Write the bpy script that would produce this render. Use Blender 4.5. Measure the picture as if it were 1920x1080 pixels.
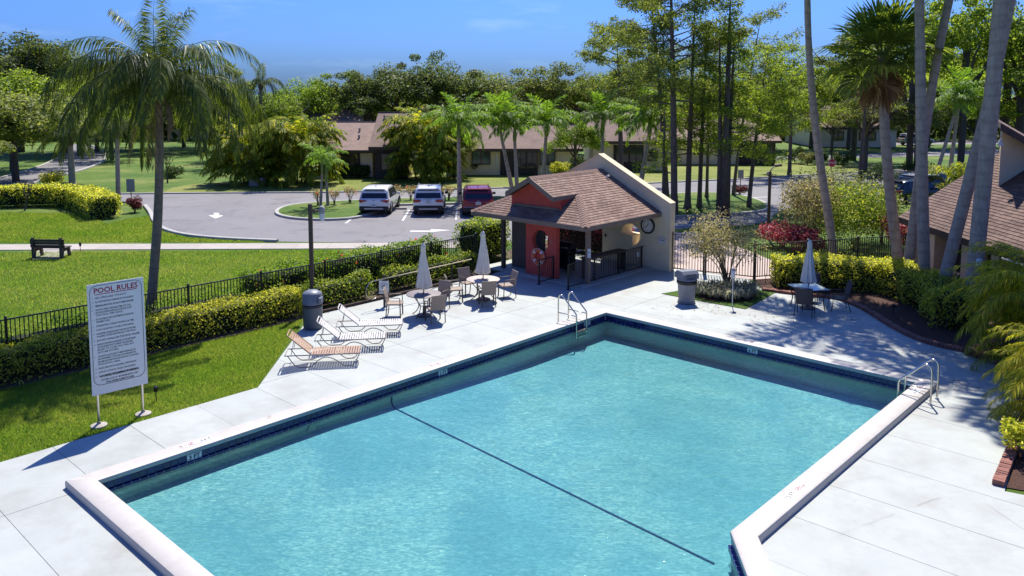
import bpy, bmesh, math, random
import numpy as np
from mathutils import Vector, Matrix, Euler
for o in list(bpy.data.objects): bpy.data.objects.remove(o)
SC = bpy.context.scene
R = math.radians
# ------------------------------------------------------------------ camera, sky, sun, exposure
CAM_H, FPX, PCX, PCY = 7.2, 1541.0, 960.0, 325.0      # focal length and principal point in pixels of a 1920 px wide frame
PITCH = math.atan(155 / 1541.0)
cam_d = bpy.data.cameras.new('camera'); CAMERA = bpy.data.objects.new('camera', cam_d)
SC.collection.objects.link(CAMERA); SC.camera = CAMERA
cam_d.sensor_width = 36; cam_d.lens = FPX / 1920 * 36; cam_d.shift_y = (PCY - 540) / 1920; cam_d.clip_start = .1; cam_d.clip_end = 3000
CAMERA.location = (0, 0, CAM_H); CAMERA.rotation_euler = (R(90) - PITCH, 0, 0)
SUN_EL, SUN_AZ = 57.0, 11.0          # elevation; azimuth clockwise from +Y
world = bpy.data.worlds.new('World'); SC.world = world; world.use_nodes = True
wn = world.node_tree; wn.nodes.clear()
wo = wn.nodes.new('ShaderNodeOutputWorld'); wb = wn.nodes.new('ShaderNodeBackground'); sky = wn.nodes.new('ShaderNodeTexSky')
sky.sky_type = 'NISHITA'; sky.sun_disc = False; sky.sun_elevation = R(SUN_EL); sky.sun_rotation = R(SUN_AZ)
sky.altitude = 0; sky.air_density = 1.0; sky.dust_density = 1.6; sky.ozone_density = 1.0
# the clear deep blue of this sky, one grade for the whole dome, with a few wisps of cirrus
hs = wn.nodes.new('ShaderNodeMix'); hs.data_type = 'RGBA'; hs.blend_type = 'MULTIPLY'; hs.inputs[0].default_value = 1.0
hs.inputs[7].default_value = (0.098, 0.20, 0.50, 1)
tc = wn.nodes.new('ShaderNodeTexCoord'); mp = wn.nodes.new('ShaderNodeMapping'); mp.inputs['Scale'].default_value = (3, 3, 16)
nz = wn.nodes.new('ShaderNodeTexNoise'); nz.inputs['Scale'].default_value = 2.2; nz.inputs['Detail'].default_value = 7; nz.inputs['Roughness'].default_value = .62
cr = wn.nodes.new('ShaderNodeValToRGB'); cr.color_ramp.elements[0].position = .56; cr.color_ramp.elements[0].color = (0, 0, 0, 1)
cr.color_ramp.elements[1].position = .85; cr.color_ramp.elements[1].color = (.16, .16, .16, 1)
cm = wn.nodes.new('ShaderNodeMix'); cm.data_type = 'RGBA'; cm.inputs[7].default_value = (3.2, 3.6, 4.4, 1)
L = wn.links.new
L(tc.outputs['Generated'], mp.inputs['Vector']); L(mp.outputs['Vector'], nz.inputs['Vector']); L(nz.outputs['Fac'], cr.inputs['Fac'])
L(sky.outputs['Color'], hs.inputs[6]); L(hs.outputs[2], cm.inputs[6]); L(cr.outputs['Color'], cm.inputs[0])
L(cm.outputs[2], wb.inputs['Color']); L(wb.outputs['Background'], wo.inputs['Surface'])
wb.inputs['Strength'].default_value = 0.15
sun_d = bpy.data.lights.new('sun', 'SUN'); sun_d.energy = 3.3; sun_d.angle = R(.53); sun_d.color = (1, .945, .84)
SUN = bpy.data.objects.new('sun', sun_d); SC.collection.objects.link(SUN)
SDIR = Vector((math.sin(R(SUN_AZ)) * math.cos(R(SUN_EL)), math.cos(R(SUN_AZ)) * math.cos(R(SUN_EL)), math.sin(R(SUN_EL))))
SUN.rotation_euler = SDIR.to_track_quat('Z', 'Y').to_euler(); SUN.location = SDIR * 200
SC.view_settings.view_transform = 'Standard'; SC.view_settings.look = 'None'; SC.view_settings.exposure = 1.25; SC.view_settings.gamma = 1
SC.render.engine = 'CYCLES'; SC.cycles.use_denoising = True; SC.cycles.max_bounces = 12; SC.cycles.diffuse_bounces = 8; SC.cycles.transparent_max_bounces = 16
SC.cycles.sample_clamp_indirect = 6; SC.cycles.caustics_reflective = False; SC.cycles.caustics_refractive = False

# ------------------------------------------------------------------ surveying helpers: a sight line met with a level, in metres
_c, _s = math.cos(PITCH), math.sin(PITCH)
def _ray(px, py):
    b = (PCY - py) / FPX
    return ((px - PCX) / FPX, _c + b * _s, -_s + b * _c)
def at(px, py, z=0.0):
    r = _ray(px, py); t = (z - CAM_H) / r[2]
    return Vector((r[0] * t, r[1] * t, z))
def atd(px, py, d):
    r = _ray(px, py); t = d / r[1]
    return Vector((r[0] * t, d, CAM_H + r[2] * t))
def v3(p, z): return Vector((p[0], p[1], z))
# pool frame: B is the far pool corner, U runs along the long side away, V along the far end to the right
B0 = Vector((3.01, 25.75)); AU = R(47.15); U = Vector((math.cos(AU), math.sin(AU))); V = Vector((math.sin(AU), -math.cos(AU)))
def W(u, v, z=0.0, o=B0):
    p = o + U * u + V * v
    return Vector((p.x, p.y, z))
RND = random.Random(7); NP = np.random.default_rng(11)

# ------------------------------------------------------------------ materials
MATS = {}
def _new(name):
    m = bpy.data.materials.new(name); m.use_nodes = True; MATS[name] = m
    nt = m.node_tree; nt.nodes.clear()
    out = nt.nodes.new('ShaderNodeOutputMaterial'); b = nt.nodes.new('ShaderNodeBsdfPrincipled')
    nt.links.new(b.outputs[0], out.inputs[0])
    return m, nt, b, out
def _noise(nt, scale, detail=5, rough=.6, coord='Object', stretch=None, dist=0):
    t = nt.nodes.new('ShaderNodeTexCoord'); n = nt.nodes.new('ShaderNodeTexNoise')
    n.inputs['Scale'].default_value = scale; n.inputs['Detail'].default_value = detail; n.inputs['Roughness'].default_value = rough; n.inputs['Distortion'].default_value = dist
    if stretch:
        mp = nt.nodes.new('ShaderNodeMapping'); mp.inputs['Scale'].default_value = stretch
        nt.links.new(t.outputs[coord], mp.inputs[0]); nt.links.new(mp.outputs[0], n.inputs['Vector'])
    else: nt.links.new(t.outputs[coord], n.inputs['Vector'])
    return n.outputs['Fac']
def _ramp(nt, fac, stops):
    r = nt.nodes.new('ShaderNodeValToRGB'); el = r.color_ramp.elements
    while len(el) < len(stops): el.new(.5)
    for e, (p, c) in zip(el, stops): e.position = p; e.color = (*c, 1)
    nt.links.new(fac, r.inputs[0]); return r.outputs[0]
def _mix(nt, fac, a, b, mode='MIX'):
    m = nt.nodes.new('ShaderNodeMix'); m.data_type = 'RGBA'; m.blend_type = mode
    for k, x in ((0, fac), (6, a), (7, b)):
        if hasattr(x, 'is_linked'): nt.links.new(x, m.inputs[k])
        elif k == 0: m.inputs[0].default_value = x
        else: m.inputs[k].default_value = (*x, 1)
    return m.outputs[2]
def _bump(nt, b, fac, strength, dist=.02):
    n = nt.nodes.new('ShaderNodeBump'); n.inputs['Strength'].default_value = strength; n.inputs['Distance'].default_value = dist
    nt.links.new(fac, n.inputs['Height']); nt.links.new(n.outputs[0], b.inputs['Normal'])
def mat(name, col, rough=.6, var=.12, scale=4, bump=0, bscale=40, metal=0, spec=.4, stain=None, stretch=None, rnd=0, coord='Object', coat=0):
    m, nt, b, out = _new(name)
    k = lambda f: tuple(min(1, c * f) for c in col)
    c = _ramp(nt, _noise(nt, scale, 6, .65, coord, stretch), [(.3, k(1 - var)), (.7, k(1 + var))])
    if stain:
        scol, slo, shi, ssc = stain
        f = _ramp(nt, _noise(nt, ssc, 8, .7, coord), [(slo, (0, 0, 0)), (shi, (1, 1, 1))])
        c = _mix(nt, f, c, scol)
    if rnd:
        oi = nt.nodes.new('ShaderNodeObjectInfo')
        f = _ramp(nt, oi.outputs['Random'], [(0, (1 - rnd,) * 3), (1, (1 + rnd,) * 3)])
        c = _mix(nt, 1.0, c, f, 'MULTIPLY')
    nt.links.new(c, b.inputs['Base Color'])
    b.inputs['Roughness'].default_value = rough; b.inputs['Metallic'].default_value = metal; b.inputs['Specular IOR Level'].default_value = spec; b.inputs['Coat Weight'].default_value = coat
    if bump: _bump(nt, b, _noise(nt, bscale, 4, .6, coord), bump)
    return m
LEAF_K = 1.6
def leafmat(name, stops, trans=.45, rough=.55, rnd=.12, tboost=(1.25, 1.25, .6), spec=.22, big=None):
    # colour varies leaf by leaf; light passes through the blade
    stops = [(p_, tuple(min(.85, x * LEAF_K) for x in c_)) for p_, c_ in stops]; trans = min(.62, trans + .12)
    m, nt, b, out = _new(name)
    g = nt.nodes.new('ShaderNodeNewGeometry')
    c = _ramp(nt, g.outputs['Random Per Island'], stops)
    if big:
        f = _ramp(nt, _noise(nt, big[0], 3, .5), [(.35, (0, 0, 0)), (.65, (1, 1, 1))])
        c = _mix(nt, f, c, _mix(nt, 1.0, c, big[1], 'MULTIPLY'))
    oi = nt.nodes.new('ShaderNodeObjectInfo')
    f = _ramp(nt, oi.outputs['Random'], [(0, (1 - rnd, 1 - rnd, 1 - rnd)), (1, (1 + rnd,) * 3)])
    c = _mix(nt, 1.0, c, f, 'MULTIPLY')
    nt.links.new(c, b.inputs['Base Color']); b.inputs['Roughness'].default_value = rough; b.inputs['Specular IOR Level'].default_value = spec
    t = nt.nodes.new('ShaderNodeBsdfTranslucent'); nt.links.new(_mix(nt, 1.0, c, tboost, 'MULTIPLY'), t.inputs[0])
    s = nt.nodes.new('ShaderNodeMixShader'); s.inputs[0].default_value = trans
    nt.links.new(b.outputs[0], s.inputs[1]); nt.links.new(t.outputs[0], s.inputs[2]); nt.links.new(s.outputs[0], out.inputs[0])
    return m

# ------------------------------------------------------------------ mesh building
class MB:
    def __init__(s): s.v = []; s.f = []
    def add(s, vs, fs):
        o = len(s.v); s.v += [tuple(x) for x in vs]; s.f += [tuple(i + o for i in f) for f in fs]; return s
    def box(s, c, size, rot=None, taper=1.0):
        hx, hy, hz = (x / 2 for x in size); vs = []
        for sz in (-1, 1):
            k = taper if sz > 0 else 1
            for sx, sy in ((-1, -1), (1, -1), (1, 1), (-1, 1)): vs.append(Vector((sx * hx * k, sy * hy * k, sz * hz)))
        if rot is not None:
            M = rot if isinstance(rot, Matrix) else Euler(rot).to_matrix()
            vs = [M @ x for x in vs]
        c = Vector(c)
        return s.add([x + c for x in vs], [(3, 2, 1, 0), (4, 5, 6, 7), (0, 1, 5, 4), (1, 2, 6, 5), (2, 3, 7, 6), (3, 0, 4, 7)])
    def bevbox(s, c, size, b=.02, rot=None):
        # box with chamfered vertical and top edges
        hx, hy, hz = (x / 2 for x in size)
        def ring(x, y, z, e): return [Vector(p) for p in ((-x + e, -y, z), (x - e, -y, z), (x, -y + e, z), (x, y - e, z), (x - e, y, z), (-x + e, y, z), (-x, y - e, z), (-x, -y + e, z))]
        rs = [ring(hx - b, hy - b, -hz, b * .4), ring(hx, hy, -hz + b, b), ring(hx, hy, hz - b, b), ring(hx - b, hy - b, hz, b * .4)]
        vs = [p for r in rs for p in r]
        if rot is not None:
            M = rot if isinstance(rot, Matrix) else Euler(rot).to_matrix(); vs = [M @ x for x in vs]
        c = Vector(c); fs = [tuple(range(7, -1, -1)), tuple(range(24, 32))]
        for k in range(3):
            for i in range(8): fs.append((k * 8 + i, k * 8 + (i + 1) % 8, k * 8 + 8 + (i + 1) % 8, k * 8 + 8 + i))
        return s.add([x + c for x in vs], fs)
    def tube(s, path, r, n=8, caps=True, closed=False):
        path = [Vector(p) for p in path]; m = len(path)
        rr = list(r) if isinstance(r, (list, tuple)) else [r] * m
        vs = []; fs = []; up = None
        for i, p in enumerate(path):
            if closed: d = path[(i + 1) % m] - path[i - 1]
            else: d = path[min(i + 1, m - 1)] - path[max(i - 1, 0)]
            d.normalize()
            if up is None: up = Vector((0, 0, 1)) if abs(d.z) < .9 else Vector((1, 0, 0))
            a = d.cross(up)
            if a.length < 1e-4: a = d.cross(Vector((.3, 1, .2)))
            a.normalize(); b = a.cross(d); up = b
            for k in range(n):
                t = 2 * math.pi * k / n; vs.append(p + (a * math.cos(t) + b * math.sin(t)) * rr[i])
        for i in range(m if closed else m - 1):
            j = (i + 1) % m
            for k in range(n): fs.append((i * n + k, i * n + (k + 1) % n, j * n + (k + 1) % n, j * n + k))
        if caps and not closed: fs.append(tuple(range(n - 1, -1, -1))); fs.append(tuple((m - 1) * n + k for k in range(n)))
        return s.add(vs, fs)
    def cyl(s, p0, p1, r0, r1=None, n=12): return s.tube([p0, p1], [r0, r0 if r1 is None else r1], n)
    def lathe(s, prof, c=(0, 0, 0), n=20, M=None):
        vs = []; fs = []; c = Vector(c); m = len(prof)
        for r, z in prof:
            for k in range(n):
                t = 2 * math.pi * k / n; p = Vector((r * math.cos(t), r * math.sin(t), z))
                vs.append((M @ p if M else p) + c)
        for i in range(m - 1):
            for k in range(n): fs.append((i * n + k, i * n + (k + 1) % n, (i + 1) * n + (k + 1) % n, (i + 1) * n + k))
        fs.append(tuple(range(n - 1, -1, -1))); fs.append(tuple((m - 1) * n + k for k in range(n)))
        return s.add(vs, fs)
    def torus(s, c, R0, r, n=28, k=8, M=None, a0=0, a1=2 * math.pi):
        c = Vector(c); full = abs(a1 - a0 - 2 * math.pi) < 1e-4
        P = [Vector((R0 * math.cos(a0 + (a1 - a0) * i / n), R0 * math.sin(a0 + (a1 - a0) * i / n), 0)) for i in range(n + (0 if full else 1))]
        P = [(M @ p if M else p) + c for p in P]
        return s.tube(P, r, k, True, full)
    def prism(s, pts, z0, z1):
        n = len(pts); vs = [(p[0], p[1], z0) for p in pts] + [(p[0], p[1], z1) for p in pts]
        ar = sum(pts[i][0] * pts[(i + 1) % n][1] - pts[(i + 1) % n][0] * pts[i][1] for i in range(n))
        idx = list(range(n)) if ar > 0 else list(range(n - 1, -1, -1))
        fs = [tuple(reversed(idx)), tuple(i + n for i in idx)]
        for a in range(n):
            i, j = idx[a], idx[(a + 1) % n]; fs.append((i, j, j + n, i + n))
        return s.add(vs, fs)
    def loft(s, rings, caps=True):
        n = len(rings[0]); vs = [p for r in rings for p in r]; fs = []
        for i in range(len(rings) - 1):
            for k in range(n): fs.append((i * n + k, i * n + (k + 1) % n, (i + 1) * n + (k + 1) % n, (i + 1) * n + k))
        if caps: fs.append(tuple(range(n - 1, -1, -1))); fs.append(tuple((len(rings) - 1) * n + k for k in range(n)))
        return s.add(vs, fs)
    def mesh(s, name, m, smooth=None):
        me = bpy.data.meshes.new(name); me.from_pydata([tuple(x) for x in s.v], [], s.f)
        me.materials.append(MATS[m] if isinstance(m, str) else m)
        if smooth:
            me.shade_smooth()
            if smooth != 1: me.set_sharp_from_angle(angle=R(smooth))
        me.update(); return me
    def build(s, name, m, parent=None, smooth=None, loc=None, rot=None): return obj(name, s.mesh(name, m, smooth), parent, loc, rot)
def obj(name, me, parent=None, loc=None, rot=None):
    o = bpy.data.objects.new(name, me); SC.collection.objects.link(o)
    if parent is not None: o.parent = parent
    if loc is not None: o.location = loc
    if rot is not None: o.rotation_euler = rot
    return o
def tag(o, label=None, cat=None, group=None, kind=None):
    if label: o['label'] = label
    if cat: o['category'] = cat
    if group: o['group'] = group
    if kind: o['kind'] = kind
    return o
def thing(name, label, cat, loc=(0, 0, 0), rz=0, group=None):
    o = obj(name, None, None, loc, (0, 0, rz)); o.empty_display_size = .2
    return tag(o, label, cat, group)
def copy_tree(o, parent=None, loc=None, rz=None, label=None, group=None):
    c = o.copy(); SC.collection.objects.link(c)
    if parent is not None: c.parent = parent
    for ch in o.children: copy_tree(ch, c)
    if loc is not None: c.location = loc
    if rz is not None: c.rotation_euler = (0, 0, rz)
    if label: c['label'] = label
    if group: c['group'] = group
    return c
def fill(loops, z, name, m, parent=None, kind='structure', thick=0):
    # flat sheet bounded by loops (first outer, the rest holes)
    bm = bmesh.new(); es = []
    for lp in loops:
        vs = [bm.verts.new((p[0], p[1], z)) for p in lp]
        es += [bm.edges.new((vs[i], vs[(i + 1) % len(vs)])) for i in range(len(vs))]
    bmesh.ops.triangle_fill(bm, edges=es, use_beauty=True, use_dissolve=False)
    for f in bm.faces:
        if f.normal.z < 0: f.normal_flip()
    if thick:
        r = bmesh.ops.extrude_face_region(bm, geom=bm.faces[:])
        for x in r['geom']:
            if isinstance(x, bmesh.types.BMVert): x.co.z -= thick
        bmesh.ops.recalc_face_normals(bm, faces=bm.faces[:])
    me = bpy.data.meshes.new(name); bm.to_mesh(me); bm.free()
    me.materials.append(MATS[m]); o = obj(name, me, parent)
    if kind: o['kind'] = kind
    return o
def smooth_loop(pts, it=2):
    # Chaikin rounding of a closed loop
    for _ in range(it):
        q = []
        for i in range(len(pts)):
            a, b = Vector(pts[i][:2]), Vector(pts[(i + 1) % len(pts)][:2]); q += [a * .75 + b * .25, a * .25 + b * .75]
        pts = q
    return pts
def smooth_path(pts, it=2):
    for _ in range(it):
        q = [Vector(pts[0])]
        for i in range(len(pts) - 1):
            a, b = Vector(pts[i]), Vector(pts[i + 1]); q += [a * .75 + b * .25, a * .25 + b * .75]
        q.append(Vector(pts[-1])); pts = q
    return pts
def inside(p, poly):
    x, y = p[0], p[1]; r = False; n = len(poly)
    for i in range(n):
        x1, y1, x2, y2 = poly[i][0], poly[i][1], poly[(i + 1) % n][0], poly[(i + 1) % n][1]
        if (y1 > y) != (y2 > y) and x < (x2 - x1) * (y - y1) / (y2 - y1) + x1: r = not r
    return r
def inside_np(P, poly):
    r = np.zeros(len(P), bool); n = len(poly)
    for i in range(n):
        x1, y1, x2, y2 = poly[i][0], poly[i][1], poly[(i + 1) % n][0], poly[(i + 1) % n][1]
        if y1 == y2: continue
        c = ((y1 > P[:, 1]) != (y2 > P[:, 1])) & (P[:, 0] < (x2 - x1) * (P[:, 1] - y1) / (y2 - y1) + x1); r ^= c
    return r
def np_mesh(name, Vv, Ff, m, smooth=False):
    # Vv (n,3) array, Ff (k,4) or (k,3) array
    me = bpy.data.meshes.new(name); k, w = Ff.shape
    me.vertices.add(len(Vv)); me.vertices.foreach_set('co', np.ascontiguousarray(Vv, dtype=np.float32).ravel())
    me.loops.add(k * w); me.loops.foreach_set('vertex_index', Ff.astype(np.int32).ravel())
    me.polygons.add(k); me.polygons.foreach_set('loop_start', np.arange(0, k * w, w, dtype=np.int32)); me.polygons.foreach_set('loop_total', np.full(k, w, dtype=np.int32))
    me.materials.append(MATS[m] if isinstance(m, str) else m); me.update(calc_edges=True)
    if smooth: me.shade_smooth()
    return me
def unit(a): return a / np.maximum(np.linalg.norm(a, axis=1, keepdims=True), 1e-6)
def leaves(P, N, L, Wd, jit=.6, droop=0., fold=.0):
    # one four-cornered blade for each point; N is the rough facing; returns verts, faces
    n = len(P); L = np.broadcast_to(L, n)[:, None]; Wd = np.broadcast_to(Wd, n)[:, None]
    N = unit(N + jit * NP.normal(size=(n, 3))); T = unit(np.cross(N, NP.normal(size=(n, 3)))); T[:, 2] -= droop; T = unit(T); Bn = unit(np.cross(N, T))
    Vv = np.stack([P, P + T * L * .5 + Bn * Wd * .5 + N * L * fold, P + T * L, P + T * L * .5 - Bn * Wd * .5 + N * L * fold], 1).reshape(-1, 3)
    return Vv, np.arange(4 * n).reshape(n, 4)
def leaf_obj(name, P, N, L, Wd, m, parent=None, kind=None, **k):
    Vv, Ff = leaves(P, N, L, Wd, **k); o = obj(name, np_mesh(name, Vv, Ff, m), parent)
    if kind: o['kind'] = kind
    return o
def text_mesh(body, size, m, align='LEFT', bold=0., extrude=.0008, sx=1.0):
    cu = bpy.data.curves.new('lettering', 'FONT'); cu.body = body; cu.size = size; cu.align_x = align; cu.extrude = extrude; cu.offset = bold; cu.resolution_u = 2; cu.space_line = .92
    o = bpy.data.objects.new('lettering', cu); SC.collection.objects.link(o)
    me = bpy.data.meshes.new_from_object(o.evaluated_get(bpy.context.evaluated_depsgraph_get()))
    bpy.data.objects.remove(o); bpy.data.curves.remove(cu)
    if sx != 1:
        for v in me.vertices: v.co.x *= sx
    me.materials.clear(); me.materials.append(MATS[m]); me.name = 'lettering'
    return me

# ------------------------------------------------------------------ palette
mat('concrete_deck', (.36, .382, .36), .7, .07, 1.2, .12, 60, rnd=.04, stain=((.29, .285, .26), .47, .74, .7), coord='Object')
mat('joint', (.27, .265, .25), .9, .2, 8)
mat('coping', (.455, .425, .385), .55, .05, 3, .08, 90, stain=((.38, .345, .30), .5, .8, 2.5))
def weather_deck(name, dark, crack):
    nt = MATS[name].node_tree; b = next(n for n in nt.nodes if n.type == 'BSDF_PRINCIPLED'); src = b.inputs['Base Color'].links[0].from_socket
    t = nt.nodes.new('ShaderNodeTexCoord'); v = nt.nodes.new('ShaderNodeTexVoronoi'); v.feature = 'DISTANCE_TO_EDGE'; v.inputs['Scale'].default_value = .21
    wob = _mix(nt, .09, (0, 0, 0), (0, 0, 0)).node; n = nt.nodes.new('ShaderNodeTexNoise'); n.inputs['Scale'].default_value = 1.6; n.inputs['Detail'].default_value = 6
    nt.links.new(t.outputs['Object'], n.inputs['Vector']); nt.links.new(t.outputs['Object'], wob.inputs[6]); nt.links.new(n.outputs['Color'], wob.inputs[7]); nt.links.new(wob.outputs[2], v.inputs['Vector'])
    line = _ramp(nt, v.outputs['Distance'], [(0, (1, 1, 1)), (.004, (0, 0, 0))]); mask = _ramp(nt, _noise(nt, .35, 3), [(.56, (0, 0, 0)), (.62, (.7, .7, .7))])
    f = _mix(nt, 1.0, line, mask, 'MULTIPLY'); c = _mix(nt, f, src, crack)
    sp = _ramp(nt, _noise(nt, 9, 8, .85), [(.60, (0, 0, 0)), (.72, (1, 1, 1))]); c = _mix(nt, _mix(nt, 1.0, sp, (.45, .45, .45), 'MULTIPLY'), c, dark)
    nt.links.new(c, b.inputs['Base Color'])
weather_deck('concrete_deck', (.24, .23, .20), (.22, .21, .19)); weather_deck('coping', (.33, .30, .26), (.30, .27, .23))
mat('tile_blue', (.012, .014, .095), .12, .25, 2, spec=.6, rnd=.35)
mat('grout', (.42, .42, .42), .8)
mat('asphalt', (.185, .175, .178), .85, .14, .25, .25, 70, stain=((.115, .108, .11), .50, .68, .5))
mat('kerb', (.36, .345, .315), .8, .12, 3, .2, 50)
mat('walk', (.36, .32, .275), .8, .1, 1.5, .2, 50, rnd=.05)
mat('pink_walk', (.42, .33, .285), .8, .1, 1.5, .2, 50)
mat('paint_white', (.58, .58, .56), .7, .08, 6)
mat('mulch', (.060, .026, .016), .95, .5, 14, .9, 30)
mat('soil', (.10, .07, .045), .95, .4, 6, .7, 25)
mat('black_metal', (.012, .012, .013), .42, .1, 8, spec=.4)
mat('bronze', (.085, .06, .045), .5, .12, 6)
mat('steel', (.62, .58, .52), .22, .05, 10, metal=1)
mat('white_plastic', (.70, .69, .66), .4, .04, 6)
mat('black_ink', (.012, .012, .014), .5)
mat('red_ink', (.33, .025, .05), .5)
mat('grey_ink', (.30, .30, .32), .5)
# ------------------------------------------------------------------ ground, pool basin, deck
def grass_mat(name, a, b, c, sc=1.0):
    m, nt, bs, out = _new(name)
    f1 = _noise(nt, .22 * sc, 5, .6); f2 = _noise(nt, 9 * sc, 4, .75, dist=.6)
    col = _ramp(nt, f1, [(.36, a), (.52, b), (.68, c)])
    col = _mix(nt, _ramp(nt, f2, [(.25, (0, 0, 0)), (.75, (1, 1, 1))]), _mix(nt, 1.0, col, (.50, .56, .42), 'MULTIPLY'), _mix(nt, 1.0, col, (1.28, 1.25, 1.2), 'MULTIPLY'))
    nt.links.new(col, bs.inputs['Base Color']); bs.inputs['Roughness'].default_value = .8; bs.inputs['Specular IOR Level'].default_value = .15
    _bump(nt, bs, _noise(nt, 34 * sc, 3, .8), .9, .05); return m
grass_mat('lawn', (.068, .135, .02), (.104, .172, .026), (.20, .225, .065))
grass_mat('lawn_dry', (.15, .19, .03), (.215, .24, .055), (.30, .29, .10))
COP = .40
pool_in = [(-15.56, 0), (0, 0), (0, 9.33), (-9.28, 9.33), (-12.0, 11.55), (-15.56, 11.55)]
pool_out = [(-15.56 - COP, -COP), (COP, -COP), (COP, 9.33 + COP), (-9.28 + .14, 9.33 + COP), (-12.0 + .14, 11.55 + COP), (-15.56 - COP, 11.55 + COP)]
pin = [W(u, v) for u, v in pool_in]; pout = [W(u, v) for u, v in pool_out]
mid = [(a + b) / 2 for a, b in zip(pin, pout)]
G = [(-900, -60), (900, -60), (900, 1500), (-900, 1500)]
fill([G, mid], -.03, 'ground', 'lawn')

edge_px = [(1432, 545), (1520, 556), (1572, 560), (1622, 580), (1682, 620), (1742, 646), (1822, 662)]
bed_edge = smooth_path([at(*p).to_2d() for p in edge_px], 2)
deck_poly = [W(-27, -2.45), W(-10.9, -2.45), W(-6.4, -7.0), W(7.0, -7.0), Vector((6.3, 33.3, 0)), Vector((9.1, 31.0, 0))] + [v3(p, 0) for p in bed_edge] + [Vector((12.9, 20.9, 0)), Vector((11.4, 17.6, 0)), Vector((8.9, 14.2, 0)), Vector((13, 12, 0)), Vector((13, -3, 0)), Vector((0, -6, 0)), W(-27, 8)]
fill([[p.to_2d() for p in deck_poly], mid], -.018, 'deck_bed', 'joint')
# the deck: slabs cut by real joints
def deck_slabs():
    bm = bmesh.new(); es = []
    isl = [at(*p).to_2d() for p in [(1240, 551), (1300, 541), (1352, 534), (1456, 548), (1398, 580), (1330, 568)]]
    for lp in ([p.to_2d() for p in deck_poly], mid):
        vs = [bm.verts.new((p[0], p[1], 0)) for p in lp]; es += [bm.edges.new((vs[i], vs[(i + 1) % len(vs)])) for i in range(len(vs))]
    bmesh.ops.triangle_fill(bm, edges=es, use_beauty=True, use_dissolve=False)
    cuts = []
    for k in range(-8, 12): cuts.append((W(k * 1.52 - 4.86, 0), U))
    for k in (-4.9, -2.62, -.1): cuts.append((W(0, k), V))
    for k in (13.4,): cuts.append((W(0, k), V))
    g = .0045; lim = []
    for p, d in cuts:
        d3 = Vector((d.x, d.y, 0))
        for sgn in (-1, 1): bmesh.ops.bisect_plane(bm, geom=bm.verts[:] + bm.edges[:] + bm.faces[:], plane_co=p + d3 * g * sgn, plane_no=d3, dist=1e-5)
        lim.append((p, d3))
    kill = [f for f in bm.faces if any(abs((f.calc_center_median() - p).dot(d)) < g for p, d in lim)]
    bmesh.ops.delete(bm, geom=kill, context='FACES')
    for f in bm.faces:
        if f.normal.z < 0: f.normal_flip()
    seen = set(); n = 0
    root = bpy.data.objects['deck_bed']; root.name = 'pool_deck'
    for f0 in bm.faces:
        if f0 in seen: continue
        st = [f0]; seen.add(f0); isl_f = []
        while st:
            f = st.pop(); isl_f.append(f)
            for e in f.edges:
                for h in e.link_faces:
                    if h not in seen: seen.add(h); st.append(h)
        if sum(f.calc_area() for f in isl_f) < .02: continue
        b2 = bmesh.new(); mp = {}; dz = RND.uniform(-.002, .002)
        for f in isl_f:
            for v in f.verts:
                if v not in mp: mp[v] = b2.verts.new((v.co.x, v.co.y, dz))
            b2.faces.new([mp[v] for v in f.verts])
        bmesh.ops.dissolve_limit(b2, angle_limit=R(1), verts=b2.verts[:], edges=b2.edges[:])
        r = bmesh.ops.extrude_face_region(b2, geom=b2.faces[:])
        for x in r['geom']:
            if isinstance(x, bmesh.types.BMVert): x.co.z = -.017
        bmesh.ops.recalc_face_normals(b2, faces=b2.faces[:])
        me = bpy.data.meshes.new('slab'); b2.to_mesh(me); b2.free(); me.materials.append(MATS['concrete_deck']); obj('slab', me, root); n += 1
    bm.free(); return isl
island = deck_slabs()

# pool
pool = thing('swimming_pool', 'L-shaped swimming pool with raised cream coping and dark blue tile band', 'swimming pool', W(-7, 4.6, 0))
PI_ = pool.matrix_basis.inverted() if False else Matrix.Translation(-pool.location)
def pl(p): return Vector(p) - pool.location
mat('plaster', (.74, .76, .76), .6, .08, .8, .1, 12)
def floor_z(u): return -.41 - .22 * min(1, max(0, (u + 10.5) / 6.5))
mb = MB()
us = [-15.56, -12, -10.5, -9.28, -8, -6.5, -5, -4, -2, 0]
def vmax(u): return 9.33 if u >= -9.28 else (11.55 if u <= -12 else 9.33 + (-9.28 - u) / 2.72 * 2.22)
cove = .12
for a, b in zip(us, us[1:]):
    rows = []
    for u in (a, b):
        z = floor_z(u); m_ = vmax(u); rows.append([pl(W(u, 0, -.10)), pl(W(u, 0, z + cove)), pl(W(u, cove * .3, z + cove * .3)), pl(W(u, cove, z)), pl(W(u, m_ - .05, z)), pl(W(u, m_, z + .05)), pl(W(u, m_, -.10))])
    for k in range(6): mb.add([rows[0][k], rows[1][k], rows[1][k + 1], rows[0][k + 1]], [(0, 1, 2, 3)])
for u in (-15.56, 0):
    z = floor_z(u); m_ = vmax(u); mb.add([pl(W(u, 0, -.1)), pl(W(u, m_, -.1)), pl(W(u, m_, z)), pl(W(u, 0, z))], [(0, 1, 2, 3)])
mb.build('basin', 'plaster', pool)
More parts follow.
